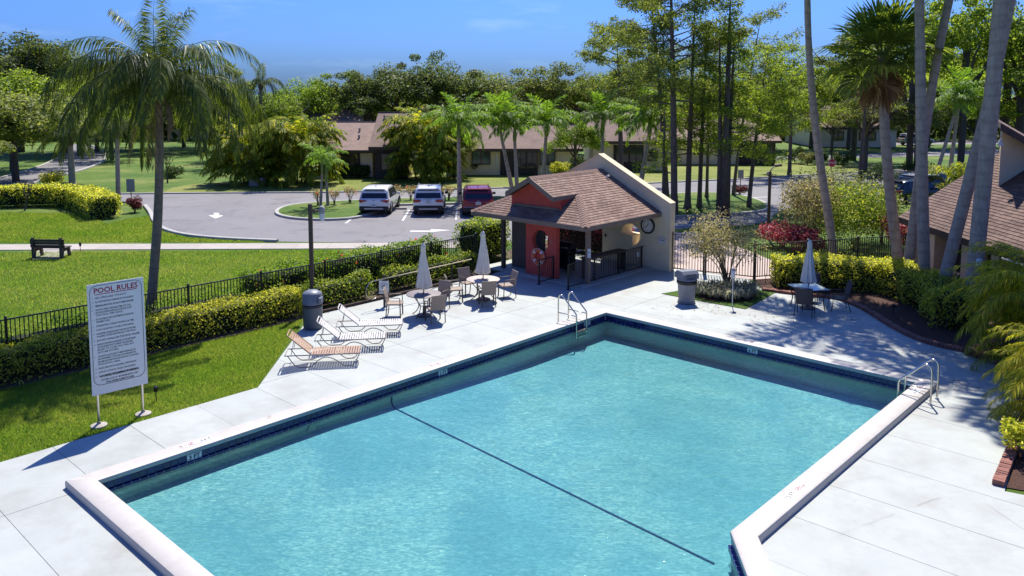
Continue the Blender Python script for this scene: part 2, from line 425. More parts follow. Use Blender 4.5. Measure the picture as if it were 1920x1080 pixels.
# coping: bull-nosed ring of stone, one piece for each side
prof = [(0.0, .040), (-.018, .055), (-.024, .095), (-.015, .13), (.012, .149), (.36, .152), (.388, .14), (.40, .11), (.40, -.03), (.03, -.03)]
nP = len(pin)
for i in range(nP):
    a, b = pin[i].to_2d(), pin[(i + 1) % nP].to_2d(); ao, bo = pout[i].to_2d(), pout[(i + 1) % nP].to_2d()
    rings = []
    for t_, (p, q) in ((0, (a, ao)), (1, (b, bo))):
        rings.append([pl(v3(p + (q - p) * (s_ / COP), z)) for s_, z in prof])
    m_ = MB().loft(rings, True)
    m_.build('coping', 'coping', pool, 40)
# backing wall behind tile, tiles
bk = MB()
for (u0, v0), (u1, v1) in (((-15.56, 0), (0, 0)), ((0, 0), (0, 9.33)), ((-9.28, 9.33), (-12, 11.55))):
    a, b = W(u0, v0), W(u1, v1); d = (b - a).normalized(); nrm = Vector((d.y, -d.x, 0))
    bk.add([pl(v3(a - nrm * .012, .05)), pl(v3(b - nrm * .012, .05)), pl(v3(b - nrm * .012, -.2)), pl(v3(a - nrm * .012, -.2))], [(0, 1, 2, 3)])
    a2, b2 = a + nrm * .046, b + nrm * .046
    bk.add([pl(v3(a, -.094)), pl(v3(b, -.094)), pl(v3(b2, -.094)), pl(v3(a2, -.094)), pl(v3(a2, -.19)), pl(v3(b2, -.19))], [(0, 1, 2, 3), (3, 2, 5, 4)])
bk.build('grout_band', 'grout', pool)
TS = .152
t1 = MB().bevbox((0, 0, 0), (TS - .008, .016, .126), .003).mesh('tile', 'tile_blue')
t2 = MB().bevbox((0, 0, 0), (TS - .008, .062, .058), .004).mesh('edge_tile', 'tile_blue')
rest = MB(); cnt = 0
for si, ((u0, v0), (u1, v1)) in enumerate((((-15.56, 0), (0, 0)), ((-9.28, 9.33), (-12, 11.55)), ((0, 0), (0, 9.33)))):
    a, b = W(u0, v0), W(u1, v1); ln = (b - a).length; d = (b - a) / ln; nrm = Vector((d.y, -d.x, 0)); rz = math.atan2(d.y, d.x); n = int(ln / TS)
    for i in range(n):
        c = a + d * (TS * (i + .5))
        for row, (me, off, z) in enumerate(((t1, 0.0, -.024), (t2, .022, -.122))):
            p = pl(v3(c + nrm * off, z))
            if si == 1 and i > 16: continue
            if cnt < 296: obj('tile' if row == 0 else 'edge_tile', me, pool, p, (0, 0, rz)); cnt += 1
            else: rest.bevbox(p, (TS - .008, .016, .126) if row == 0 else (TS - .008, .062, .058), .003, (0, 0, rz))
tag(rest.build('tile_run', 'tile_blue', pool), kind='stuff')
# depth line: a band of dark tile down the wall and over the floor where the bottom starts to fall
ul = -8.74
ln_pts = [W(ul, .012, -.16), W(ul, .012, floor_z(ul) + cove), W(ul, cove * .3 + .012, floor_z(ul) + cove * .3 + .012)] + [W(ul - .023 * k, cove + k * .3, floor_z(ul - .023 * k) + .012) for k in range(31)]
mat('line_tile', (.02, .03, .15), .4, .5, 40)
lm = MB()
for p, q in zip(ln_pts, ln_pts[1:]):
    e = Vector((U.x, U.y, 0)) * .023
    lm.add([pl(p - e), pl(p + e), pl(q + e), pl(q - e)], [(0, 1, 2, 3)])
lm.build('depth_line', 'line_tile', pool)
# wall fitting: a light niche
lt = W(-11.0, .02, -.30)
MB().lathe([(.11, 0), (.12, .012), (.085, .02), (.07, .012), (.02, .012)], (0, 0, 0), 18, Matrix(((U.x, 0, V.x), (U.y, 0, V.y), (0, 1, 0)))).build('wall_light', 'white_plastic', pool, 30, pl(lt))
# depth marks: plates set in the coping and in the tile row
def mark(txt, u, v, on, flip, extra=True):
    if on == 'top':
        pass
def coping_mark(body, u, v, ang, noart=True):
    c = pl(W(u, v, .1535)); rz = ang
    pm = MB().bevbox((0, 0, 0), (.62, .15, .004), .001).build('depth_plate', 'white_plastic', pool, None, c, (0, 0, rz))
    obj('lettering', text_mesh(body, .13, 'black_ink', 'LEFT', .002), pm, (-.29, -.045, .003))
    ic = MB().torus((.13, 0, .003), .052, .006, 20, 5).box((.13, 0, .003), (.1, .01, .004), (0, 0, .8)).box((.13, .0, .003), (.05, .018, .003), (0, 0, -.5)).build('no_diving_symbol', 'red_ink', pm)
    obj('lettering', text_mesh('NO\nDIVING', .045, 'red_ink', 'LEFT', .0005), pm, (.20, .008, .003))
AN = AU + math.pi
coping_mark('3 FT', -13.55, -.20, AN)
coping_mark('5 FT', -6.92, -.20, AN)
coping_mark('6 FT', 0.20, 5.05, AU + math.pi / 2)
coping_mark('5 FT', -7.35, 9.53, AU)
coping_mark('6 FT', -.55, 9.53, AU)
def tile_mark(body, u, v, ang):
    nrm = Vector((math.sin(ang), -math.cos(ang), 0)); c = pl(W(u, v, -.022)) + nrm * .013
    pm = MB().box((0, 0, 0), (.30, .012, .122)).build('depth_plate', 'white_plastic', pool, None, c, (0, 0, ang))
    obj('lettering', text_mesh(body, .125, 'black_ink', 'CENTER', .003), pm, (0, -.008, -.045), (R(90), 0, 0))
tile_mark('3 FT', -13.72, 0, AU); tile_mark('5 FT', -7.06, 0, AU); tile_mark('6 FT', 0, 5.05, AU - math.pi / 2); tile_mark('6 FT', -1.0, 0, AU)

# water: clear, tinted, ripples on the surface
m, nt, bs, out = _new('water'); nt.nodes.remove(bs)
n1 = nt.nodes.new('ShaderNodeTexCoord'); wv = nt.nodes.new('ShaderNodeTexNoise'); wv.inputs['Scale'].default_value = 5.5; wv.inputs['Detail'].default_value = 4; wv.inputs['Distortion'].default_value = 1.4
w2 = nt.nodes.new('ShaderNodeTexNoise'); w2.inputs['Scale'].default_value = 17; w2.inputs['Detail'].default_value = 3; w2.inputs['Distortion'].default_value = 1.0
for w_ in (wv, w2): nt.links.new(n1.outputs['Object'], w_.inputs['Vector'])
ad = nt.nodes.new('ShaderNodeMath'); ad.operation = 'MULTIPLY_ADD'; ad.inputs[1].default_value = .35; nt.links.new(w2.outputs['Fac'], ad.inputs[0]); nt.links.new(wv.outputs['Fac'], ad.inputs[2])
bp = nt.nodes.new('ShaderNodeBump'); bp.inputs['Strength'].default_value = .30; bp.inputs['Distance'].default_value = .05; nt.links.new(ad.outputs[0], bp.inputs['Height'])
# painted caustics: bright seams and dim patches set as noise in the see-through tint
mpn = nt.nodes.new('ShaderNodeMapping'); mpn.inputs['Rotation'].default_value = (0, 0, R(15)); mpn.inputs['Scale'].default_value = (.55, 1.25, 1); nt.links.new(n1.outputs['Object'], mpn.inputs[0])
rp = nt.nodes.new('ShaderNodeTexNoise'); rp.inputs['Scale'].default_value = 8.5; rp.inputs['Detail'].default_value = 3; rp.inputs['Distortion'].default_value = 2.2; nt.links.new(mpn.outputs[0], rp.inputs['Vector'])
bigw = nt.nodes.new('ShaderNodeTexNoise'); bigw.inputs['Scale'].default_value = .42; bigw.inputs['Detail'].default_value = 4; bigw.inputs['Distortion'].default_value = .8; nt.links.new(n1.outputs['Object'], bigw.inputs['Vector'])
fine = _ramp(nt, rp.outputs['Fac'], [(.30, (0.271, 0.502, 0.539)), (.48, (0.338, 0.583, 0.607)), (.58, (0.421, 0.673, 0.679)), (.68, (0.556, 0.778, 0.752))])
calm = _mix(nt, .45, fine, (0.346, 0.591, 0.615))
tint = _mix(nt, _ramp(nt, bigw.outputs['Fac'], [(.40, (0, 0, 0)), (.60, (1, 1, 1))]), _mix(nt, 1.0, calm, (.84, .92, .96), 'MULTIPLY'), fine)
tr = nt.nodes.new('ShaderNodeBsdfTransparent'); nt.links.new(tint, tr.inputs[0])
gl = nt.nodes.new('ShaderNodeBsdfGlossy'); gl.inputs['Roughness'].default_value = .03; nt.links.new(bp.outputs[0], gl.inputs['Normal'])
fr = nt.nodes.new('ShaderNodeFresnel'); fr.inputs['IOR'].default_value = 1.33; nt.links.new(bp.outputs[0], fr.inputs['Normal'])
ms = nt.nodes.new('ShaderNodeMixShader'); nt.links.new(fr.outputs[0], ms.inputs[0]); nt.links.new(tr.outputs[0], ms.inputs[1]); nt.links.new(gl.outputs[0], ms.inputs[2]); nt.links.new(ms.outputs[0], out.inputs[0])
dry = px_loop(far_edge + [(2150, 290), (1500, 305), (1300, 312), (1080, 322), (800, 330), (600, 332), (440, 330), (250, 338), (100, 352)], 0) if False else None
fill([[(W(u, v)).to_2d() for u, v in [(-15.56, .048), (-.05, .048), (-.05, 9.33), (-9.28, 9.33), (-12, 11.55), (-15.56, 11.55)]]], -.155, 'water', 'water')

# ------------------------------------------------------------------ roads, paths, kerbs
def px_loop(pts, it=1): return smooth_loop([at(*p, -.02).to_2d() for p in pts], it) if it else [at(*p, -.02).to_2d() for p in pts]
far_edge = [(-260, 372), (60, 364), (250, 363.5), (420, 362), (600, 361), (760, 358), (930, 353), (1100, 348), (1210, 344), (1380, 336), (1520, 328), (1660, 320), (1800, 314), (2150, 303)]
lot = far_edge + [(2150, 350), (1760, 372), (1660, 380), (1560, 384), (1490, 388), (1455, 397), (1440, 420), (1300, 426), (1180, 440), (1010, 452), (880, 455.5), (700, 455), (520, 453), (420, 449), (350, 443), (308, 432), (290, 418), (284, 402), (272, 388), (240, 378), (190, 374), (60, 378), (-260, 385)]
lot_w = px_loop(lot, 1)
fill([lot_w], -.022, 'parking_lot', 'asphalt')
left_road = [(-260, 392), (-60, 352), (20, 330), (80, 312), (108, 297), (112, 282), (128, 272), (150, 269), (182, 276), (199, 290), (196, 302), (170, 314), (130, 326), (92, 334), (62, 343), (52, 354), (60, 366), (-40, 376)]
lr = px_loop(left_road, 1); fill([lr], -.018, 'road', 'asphalt')
fill([px_loop([(1440, 299), (1560, 297), (1700, 294), (1800, 291), (2200, 284), (2200, 276), (1800, 282), (1600, 289), (1440, 294)], 0)], -.02, 'road', 'asphalt')
fill([px_loop([(1600, 273), (1760, 271), (2200, 266), (2200, 259), (1760, 264), (1600, 268)], 0)], -.02, 'road', 'asphalt')
fill([px_loop([(1490, 299), (1460, 330), (1500, 332), (1540, 297)], 0)], -.016, 'road', 'asphalt') if False else None
fill([px_loop([(300, 363), (420, 362), (600, 361), (760, 358), (930, 353), (1100, 348), (1210, 344), (1380, 336), (1520, 328), (1660, 320), (1640, 306), (1450, 303), (1260, 310), (1090, 318), (850, 325), (700, 331), (560, 333), (420, 340), (330, 348)], 1)], -.026, 'lawn', 'lawn_dry')
isl1 = px_loop([(517, 398), (530, 390), (560, 384), (640, 379), (760, 374), (900, 371), (960, 371), (960, 381), (760, 385), (735, 386), (722, 392), (690, 405), (655, 412), (600, 414), (548, 411), (522, 405)], 2)
isl2 = px_loop([(1190, 372), (1250, 366), (1320, 362), (1390, 367), (1432, 380), (1444, 390), (1430, 398), (1360, 404), (1270, 408), (1190, 410)], 2)
for lp in (isl1, isl2): fill([lp], .09, 'grass_island', 'lawn', thick=.11)
def kerb_strip(path, w=.16, h=.13, name='kerb', closed=False, m='kerb', z0=-.03, parent=None):
    mb = MB(); n = len(path); rings = []
    for i in range(n):
        p = Vector(path[i][:2]); d = (Vector(path[(i + 1) % n][:2]) - Vector(path[i - 1][:2])) if closed else (Vector(path[min(i + 1, n - 1)][:2]) - Vector(path[max(i - 1, 0)][:2]))
        d.normalize(); q = Vector((-d.y, d.x)) * w / 2
        rings.append([v3(p - q, z0), v3(p + q, z0), v3(p + q, z0 + h - .02), v3(p + q * .8, z0 + h), v3(p - q * .8, z0 + h), v3(p - q, z0 + h - .02)])
    if closed: rings.append(rings[0])
    mb.loft(rings, not closed); o = mb.build(name, m, parent)
    if parent is None: o['kind'] = 'structure'
    return o
kerb_strip(isl1, .22, .135, closed=True); kerb_strip(isl2, .22, .135, closed=True)
kerb_strip(smooth_path([at(*p).to_2d() for p in [(272, 386), (283, 400), (288, 416), (306, 431), (348, 442), (420, 448.5), (520, 452.5)]], 2), .24)
kerb_strip([at(*p).to_2d() for p in far_edge], .2, .10)
kerb_strip(smooth_path([at(*p).to_2d() for p in [(62, 366), (51, 355), (62, 343), (92, 334), (130, 326), (170, 314), (197, 302), (200, 290), (182, 276), (150, 268)]], 2), .26)
kerb_strip(smooth_path([at(*p).to_2d() for p in [(-60, 350), (20, 329), (80, 311), (106, 297)]], 1), .22)
# pavement: slabs
walkA, walkB = at(-60, 463.5).to_2d(), at(880, 459.5).to_2d()
wroot = None
d = (walkB - walkA); ln = d.length; d /= ln; nn = Vector((-d.y, d.x)); k = 0
wroot = fill([[walkA - nn * .68, walkB - nn * .68, walkB + nn * .68, walkA + nn * .68]], -.026, 'pavement', 'joint')
sl = MB().bevbox((0, 0, 0), (1.50, 1.36, .05), .008).mesh('paving_slab', 'walk')
while k * 1.51 < ln: p = walkA + d * (k * 1.51 + .75); obj('paving_slab', sl, wroot, v3(p, -.022), (0, 0, math.atan2(d.y, d.x))); k += 1
fill([px_loop([(62, 470), (136, 469), (112, 486), (60, 487)], 0)], -.004, 'bench_pad', 'walk', thick=.04)
fill([[Vector((6.4, 33.4)), Vector((9.2, 31.0)), Vector((10.6, 31.2)), Vector((11.2, 34)), Vector((10.5, 38)), Vector((9.8, 41.5)), Vector((5.5, 41.5)), Vector((6.2, 37))]], -.012, 'path', 'pink_walk')
# painted marks
mk = MB()
def strip(p, q, w, name='stall_line', z=-.017):
    a, b = at(*p).to_2d(), at(*q).to_2d(); d = (b - a).normalized(); n = Vector((-d.y, d.x)) * w / 2
    o = MB().add([v3(a - n, z), v3(b - n, z), v3(b + n, z), v3(a + n, z)], [(0, 1, 2, 3)]).build(name, 'paint_white'); o['kind'] = 'structure'
for p, q in (((755, 413), (767, 393)), ((855, 411), (857, 393)), ((957, 411), (950, 393)), ((648, 418), (672, 400))): strip(p, q, .12)
def arrow(pts, name='lane_arrow'):
    o = fill([[at(*p).to_2d() for p in pts]], -.0165, name, 'paint_white')
arrow([(769, 431.8), (806, 431.8), (807, 433.8), (769, 433.8)]); arrow([(808, 428.8), (846, 430.8), (806, 434.5)])
arrow([(391, 403.2), (404, 409), (419, 403.6), (411, 402.8), (410, 398.6), (401, 398.6), (401, 402.6)])
mk2 = [(1262, 422), (1292, 418)]
strip((1255, 424), (1300, 420), .14); strip((1390, 371), (1440, 368.5), .15)
strip((420, 365.5), (900, 360), .08, 'centre_line') if False else None
# ------------------------------------------------------------------ buildings
mat('stucco_cream', (.70, .59, .39), .85, .07, 2, .25, 90, stain=((.46, .40, .30), .62, .9, 1.2))
mat('stucco_red', (.52, .08, .06), .85, .12, 3, .25, 80)
mat('trim_brown', (.20, .145, .115), .65, .12, 3)
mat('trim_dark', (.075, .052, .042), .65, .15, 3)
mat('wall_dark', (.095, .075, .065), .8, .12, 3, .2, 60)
mat('stucco_far', (.84, .66, .44), .85, .06, 1.5, .15, 40)
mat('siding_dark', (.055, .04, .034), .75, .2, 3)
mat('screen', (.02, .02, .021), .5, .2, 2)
mat('glass_dark', (.02, .028, .028), .06, .3, .8, spec=.7)
mat('glass_green', (.04, .10, .08), .06, .4, .6, spec=.7)
def shingle_mat(name, a, b, c):
    m, nt, bs, out = _new(name); g = nt.nodes.new('ShaderNodeNewGeometry')
    col = _ramp(nt, g.outputs['Random Per Island'], [(0, a), (.5, b), (1, c)])
    col = _mix(nt, _ramp(nt, _noise(nt, 1.1, 6, .65), [(.42, (0, 0, 0)), (.75, (1, 1, 1))]), col, _mix(nt, 1.0, col, (.62, .56, .55), 'MULTIPLY'))
    col = _mix(nt, _noise(nt, 60, 3, .7), _mix(nt, 1.0, col, (.72, .72, .72), 'MULTIPLY'), _mix(nt, 1.0, col, (1.25, 1.25, 1.25), 'MULTIPLY'))
    nt.links.new(col, bs.inputs['Base Color']); bs.inputs['Roughness'].default_value = .9; _bump(nt, bs, _noise(nt, 120, 2), .4, .01)
shingle_mat('shingle', (.19, .115, .085), (.25, .155, .118), (.31, .20, .155))
shingle_mat('shingle_dark', (.115, .068, .054), (.155, .095, .074), (.20, .125, .10))
mat('shingle_far', (.20, .135, .105), .9, .22, 1.6, .3, 12, stain=((.12, .085, .07), .5, .8, 1.0), rnd=.28)
mat('felt', (.05, .035, .03), .9)
def clip_poly(poly, clip):
    # convex clipping, both counter-clockwise 2D
    n = len(clip)
    for i in range(n):
        a, b = clip[i], clip[(i + 1) % n]; e = (b[0] - a[0], b[1] - a[1]); res = []
        side = lambda p: e[0] * (p[1] - a[1]) - e[1] * (p[0] - a[0])
        for j in range(len(poly)):
            p, q = poly[j], poly[(j + 1) % len(poly)]; sp, sq = side(p), side(q)
            if sp >= 0: res.append(p)
            if (sp >= 0) != (sq >= 0): t = sp / (sp - sq); res.append((p[0] + (q[0] - p[0]) * t, p[1] + (q[1] - p[1]) * t))
        poly = res
        if len(poly) < 3: return []
    return poly
def shingles(mb, O, X, Y, poly, tw=.30, ch=.145, lift=.016, seed=1):
    # courses of tabs over a convex face: O origin, X along the eave, Y up the slope (unit vectors)
    O, X, Y = Vector(O), Vector(X), Vector(Y); N = X.cross(Y).normalized(); r = random.Random(seed)
    if N.z < 0: N = -N
    ar = sum(poly[i][0] * poly[(i + 1) % len(poly)][1] - poly[(i + 1) % len(poly)][0] * poly[i][1] for i in range(len(poly)))
    if ar < 0: poly = poly[::-1]
    xs = [p[0] for p in poly]; ys = [p[1] for p in poly]; y = min(ys); k = 0
    while y < max(ys):
        x = min(xs) - (tw * .5 if k % 2 else 0) - r.uniform(0, .05)
        while x < max(xs):
            w = tw * r.uniform(.9, 1.1); g = .007; d = r.uniform(-.012, .012)
            t = clip_poly([(x + g, y + d), (x + w - g, y + d), (x + w - g, y + ch), (x + g, y + ch)], poly)
            if len(t) >= 3:
                up = lambda p: O + X * p[0] + Y * p[1] + N * (.004 + lift * max(0, 1 - (p[1] - y) / ch))
                lo = lambda p: O + X * p[0] + Y * p[1]
                n = len(t); mb.add([up(p) for p in t] + [lo(p) for p in t], [tuple(range(n))] + [(i, i + n, (i + 1) % n + n, (i + 1) % n) for i in range(n)])
            x += w
        y += ch; k += 1
def caps(parent, a, b, nl, nr, w=.15, step=.16, m='shingle'):
    # ridge or hip caps from a (low) to b: one bent piece after another
    a, b = Vector(a), Vector(b); d = (b - a); ln = d.length; d /= ln
    cl = (nl - d * nl.dot(d)).normalized(); crr = (nr - d * nr.dot(d)).normalized(); up = (Vector((0, 0, 1)) - d * d.z).normalized()
    mb = MB(); h = .028
    ring = lambda p, k: [p + cl * w + up * k, p + up * (k + .03), p + crr * w + up * k]
    A, C = ring(Vector((0, 0, 0)) - d * .03, h), ring(d * (step + .03), .008); D_ = [x - up * .03 for x in A]
    mb.add(A + C + D_, [(0, 1, 4, 3), (1, 2, 5, 4), (0, 6, 7, 1), (1, 7, 8, 2)])
    me = mb.mesh('ridge_cap', m); n = int(ln / step)
    for i in range(n): obj('ridge_cap', me, parent, a + d * (i * step))

# --- pavilion
T0 = Vector((2.63, 28.97)); PVL = Vector((T0.x, T0.y, 0))
pav = thing('pavilion', 'small open pool pavilion with red gable wall and brown shingle roof', 'pavilion', PVL)
def P(u, v, z=0.0): p = U * u + V * v; return Vector((p.x, p.y, z))
def on_plane(px, py, o, n):
    r = Vector(_ray(px, py)); c = Vector((0, 0, CAM_H)); t = (Vector(o) - c).dot(n) / r.dot(n); return c + r * t
U3, V3 = Vector((U.x, U.y, 0)), Vector((V.x, V.y, 0))
def local_uv(p): q = Vector(p) - PVL; return q.dot(U3), q.dot(V3), q.z
zE, sl_, HW, v1, g0, gw, WU = 2.35, .53, 2.9, 1.7, .22, .66, 4.9
zr = lambda x: zE + sl_ * x
MB().prism([P(.0, .0).to_2d(), P(WU, .0).to_2d(), P(WU, -5.9).to_2d(), P(.2, -5.9).to_2d()], .0, .06).build('floor_slab', 'concrete_deck', pav) if False else MB().prism([P(.35, -.35).to_2d(), P(WU, -.35).to_2d(), P(WU, -5.6).to_2d(), P(.35, -5.6).to_2d()], .003, .07).build('floor_slab', 'concrete_deck', pav)
# roof decks (sheathing) and shingles
th = .10
def slab(pts, name='roof_deck', m='felt', t=th):
    n = len(pts); return MB().add([p for p in pts] + [p - Vector((0, 0, t)) for p in pts], [tuple(range(n)), tuple(range(2 * n - 1, n - 1, -1))] + [(i, i + n, (i + 1) % n + n, (i + 1) % n) for i in range(n)]).build(name, m, pav)
slab([P(0, 0, zE), P(WU, 0, zE), P(WU, -v1, zr(v1)), P(v1, -v1, zr(v1))])
slab([P(g0, -v1, zr(v1)), P(WU, -v1, zr(v1)), P(WU, -HW, zr(HW)), P(g0, -HW, zr(HW))])
slab([P(WU, -2 * HW, zE), P(0, -2 * HW, zE), P(v1, -2 * HW + v1, zr(v1)), P(WU, -2 * HW + v1, zr(v1))])
slab([P(WU, -2 * HW + v1, zr(v1)), P(g0, -2 * HW + v1, zr(v1)), P(g0, -HW, zr(HW)), P(WU, -HW, zr(HW))])
slab([P(0, -2 * HW, zE), P(0, 0, zE), P(v1, -v1, zr(v1)), P(v1, -2 * HW + v1, zr(v1))])
k_ = math.sqrt(1 + sl_ ** 2); yl = lambda h: h * k_
YR = (P(0, -1, sl_)).normalized(); YS = (P(1, 0, sl_)).normalized(); YL = (P(0, 1, sl_)).normalized()
def roof_face(faces, O, X, Y, seed, nm='shingle_slope'):
    mb = MB()
    for k, f in enumerate(faces): shingles(mb, O, X, Y, f, seed=seed + k)
    o = mb.build(nm, 'shingle', pav); o['kind'] = 'stuff'; return o
up_ = Vector((0, 0, .004))
roof_face([[(0, 0), (WU, 0), (WU, yl(v1)), (v1, yl(v1))], [(g0, yl(v1)), (WU, yl(v1)), (WU, yl(HW)), (g0, yl(HW))]], P(0, 0, zE) + up_, U3, YR, 1)
roof_face([[(0, 0), (2 * HW, 0), (2 * HW - v1, yl(v1)), (v1, yl(v1))]], P(0, 0, zE) + up_, -V3, YS, 5)
roof_face([[(0, 0), (-WU, 0), (-WU, yl(v1)), (-v1, yl(v1))], [(-g0, yl(v1)), (-WU, yl(v1)), (-WU, yl(HW)), (-g0, yl(HW))]], P(0, -2 * HW, zE) + up_, -U3, YL, 9)
caps(pav, P(g0, -HW, zr(HW) + .01), P(WU, -HW, zr(HW) + .01), YR * -1, YL * -1)
caps(pav, P(0, 0, zE + .01), P(v1 - .05, -v1 + .05, zr(v1) + .0), U3, -V3)
caps(pav, P(0, -2 * HW, zE + .01), P(v1, -2 * HW + v1, zr(v1)), V3, U3)
# fascia boards
def board(a, b, h=.17, t=.035, name='fascia', m='trim_brown', dz=0):
    a, b = Vector(a), Vector(b); d = (b - a); q = Vector((-d.y, d.x, 0)).normalized() * t / 2; z = Vector((0, 0, h))
    return MB().add([a - q - z, b - q - z, b + q - z, a + q - z, a - q, b - q, b + q, a + q], [(3, 2, 1, 0), (4, 5, 6, 7), (0, 1, 5, 4), (1, 2, 6, 5), (2, 3, 7, 6), (3, 0, 4, 7)]).build(name, m, pav)
e = .02
board(P(-e, e, zE + .012), P(WU, e, zE + .012)); board(P(-e, e - .03, zE + .012), P(-e, -2 * HW - e, zE + .012)); board(P(-e, -2 * HW - e, zE + .012), P(WU, -2 * HW - e, zE + .012))
board(P(g0 - e, -v1 + .02, zr(v1) + .02), P(g0 - e, -HW, zr(HW) + .04), .20); board(P(g0 - e, -2 * HW + v1 - .02, zr(v1) + .02), P(g0 - e, -HW, zr(HW) + .04), .20)
board(P(g0 - e, -v1 + e, zr(v1) + .012), P(v1 - .1, -v1 + e, zr(v1) + .012), .16)
board(P(g0 - e, -2 * HW + v1 - e, zr(v1) + .012), P(v1 - .1, -2 * HW + v1 - e, zr(v1) + .012), .16)
# soffit
slab([P(.05, -.05, zE - .12), P(WU, -.05, zE - .12), P(WU, -2 * HW + .05, zE - .12), P(.05, -2 * HW + .05, zE - .12)], 'ceiling', 'trim_brown', .02)
# gable wall (red) above the skirt roof, with cheek walls
gz = zr(gw) - .15
MB().add([P(gw, -v1 + .12, gz), P(gw, -2 * HW + v1 - .12, gz), P(gw, -2 * HW + v1 - .12, zr(v1) - .1), P(gw, -HW, zr(HW) - .1), P(gw, -v1 + .12 - .2, zr(v1) - .1)], [(0, 1, 2, 3, 4)]).build('gable_wall', 'stucco_red', pav)
for vv in (-v1 - .08, -2 * HW + v1 + .08):
    q_ = V3 * .02; tri = [P(gw + .01, vv, zr(gw) - .06), P(v1 - .05, vv, zr(v1) - .12), P(gw + .01, vv, zr(v1) - .12)]
    MB().add([x - q_ for x in tri] + [x + q_ for x in tri], [(0, 1, 2), (5, 4, 3), (0, 3, 4, 1), (1, 4, 5, 2), (2, 5, 3, 0)]).build('cheek_wall', 'stucco_red', pav)
MB().box(P(gw - .02, -HW, zr(gw) + .05), (.05, 2 * (HW - v1) - .1, .07), (0, 0, AU)).build('flashing', 'trim_brown', pav)
# plane walls with cut-outs
def wall_with_holes(outer, holes, t, name, m, origin, X, parent, back=False):
    # outline and holes in (x, z) of a vertical plane; X horizontal unit; thickness t along X x Z
    bm = bmesh.new(); es = []
    for lp in [outer] + holes:
        vs = [bm.verts.new((p[0], p[1], 0)) for p in lp]; es += [bm.edges.new((vs[i], vs[(i + 1) % len(vs)])) for i in range(len(vs))]
    bmesh.ops.triangle_fill(bm, edges=es, use_beauty=True, use_dissolve=False)
    r = bmesh.ops.extrude_face_region(bm, geom=bm.faces[:])
    for x in r['geom']:
        if isinstance(x, bmesh.types.BMVert): x.co.z += t
    N = Vector((X.y, -X.x, 0))
    for v in bm.verts: v.co = Vector(origin) + X * v.co.x + Vector((0, 0, v.co.y)) + N * v.co.z
    bmesh.ops.recalc_face_normals(bm, faces=bm.faces[:])
    me = bpy.data.meshes.new(name); bm.to_mesh(me); bm.free(); me.materials.append(MATS[m]); return obj(name, me, parent)
# red screen wall with a round opening
ur = .62
c = on_plane(1013, 452, PVL + P(ur, 0), U3); cu, cv, cz = local_uv(c)
circ = lambda x, z, r, n=32, a0=0: [(x + r * math.cos(a0 + 2 * math.pi * i / n), z + r * math.sin(a0 + 2 * math.pi * i / n)) for i in range(n)]
wall_with_holes([(1.88, 0), (3.42, 0), (3.42, zE - .1), (1.88, zE - .1)], [circ(-cv, cz, .43)], .2, 'red_wall', 'stucco_red', P(ur, 0) + U3 * .0, -V3, pav) if False else wall_with_holes([(1.88, 0), (3.42, 0), (3.42, zE - .1), (1.88, zE - .1)], [circ(-cv, cz, .43)], .2, 'red_wall', 'stucco_red', P(ur, 0), -V3, pav)
MB().box(P(1.25, -3.85, 1.13), (.12, 1.7, 2.2), (0, 0, AU)).build('dark_wall', 'wall_dark', pav)  # dark wall, also stretched behind the round opening to pass for its dark interior
MB().box(P(.72, -4.72, 1.13), (.14, .14, 2.24), (0, 0, AU)).build('post', 'trim_dark', pav)
MB().box(P(2.7, -5.35, 1.13), (.1, .1, 2.2), (0, 0, AU)).build('post', 'trim_dark', pav)
MB().box(P(.88, -.56, 1.14), (.15, .15, 2.22), (0, 0, AU)).build('post', 'trim_brown', pav)
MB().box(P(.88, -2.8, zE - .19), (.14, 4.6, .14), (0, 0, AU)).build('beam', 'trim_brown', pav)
MB().box(P(2.9, -.56, zE - .19), (4.0, .14, .14), (0, 0, AU)).build('beam', 'trim_brown', pav)
# cream end wall rising past the roof, with its sculpted niche
wo_ = P(WU + .02, 0)
nc = local_uv(on_plane(1183, 440, PVL + wo_, U3)); nx, nz_ = -nc[1], nc[2]
rad = .50
key = [(nx + rad * math.cos(R(a)), nz_ + rad * .98 * math.sin(R(a))) for a in range(180, -75, -12)] + [(nx + .06, nz_ - rad * 1.02), (nx + .06, nz_ - .02), (nx - .34, nz_ - .02), (nx - rad * .97, nz_ - .02)]
# the viewer sees this wall mirrored in x: -V runs to the left
key = [(2 * nx - a, b) for a, b in key]
outl = [(-.42, 0), (2.9, 0), (2.9, 2.2), (6.2, 2.2), (6.2, 2.95), (3.1, 4.52), (-.42, 2.72)]
wall_with_holes(outl, [key], .36, 'end_wall', 'stucco_cream', P(WU + .02, 0), -V3, pav)
lin = MB(); nk = len(key)  # open tube added behind the wall so its inner face catches the sun
for (xa, za), (xb, zb) in zip(key, key[1:] + key[:1]):
    q0, q1 = P(WU + .385, 0) - V3 * xa + Vector((0, 0, za)), P(WU + .385, 0) - V3 * xb + Vector((0, 0, zb)); lin.add([q0, q1, q1 + U3 * .42, q0 + U3 * .42], [(0, 1, 2, 3)])
lin.build('niche_sun_tube', 'stucco_cream', pav)
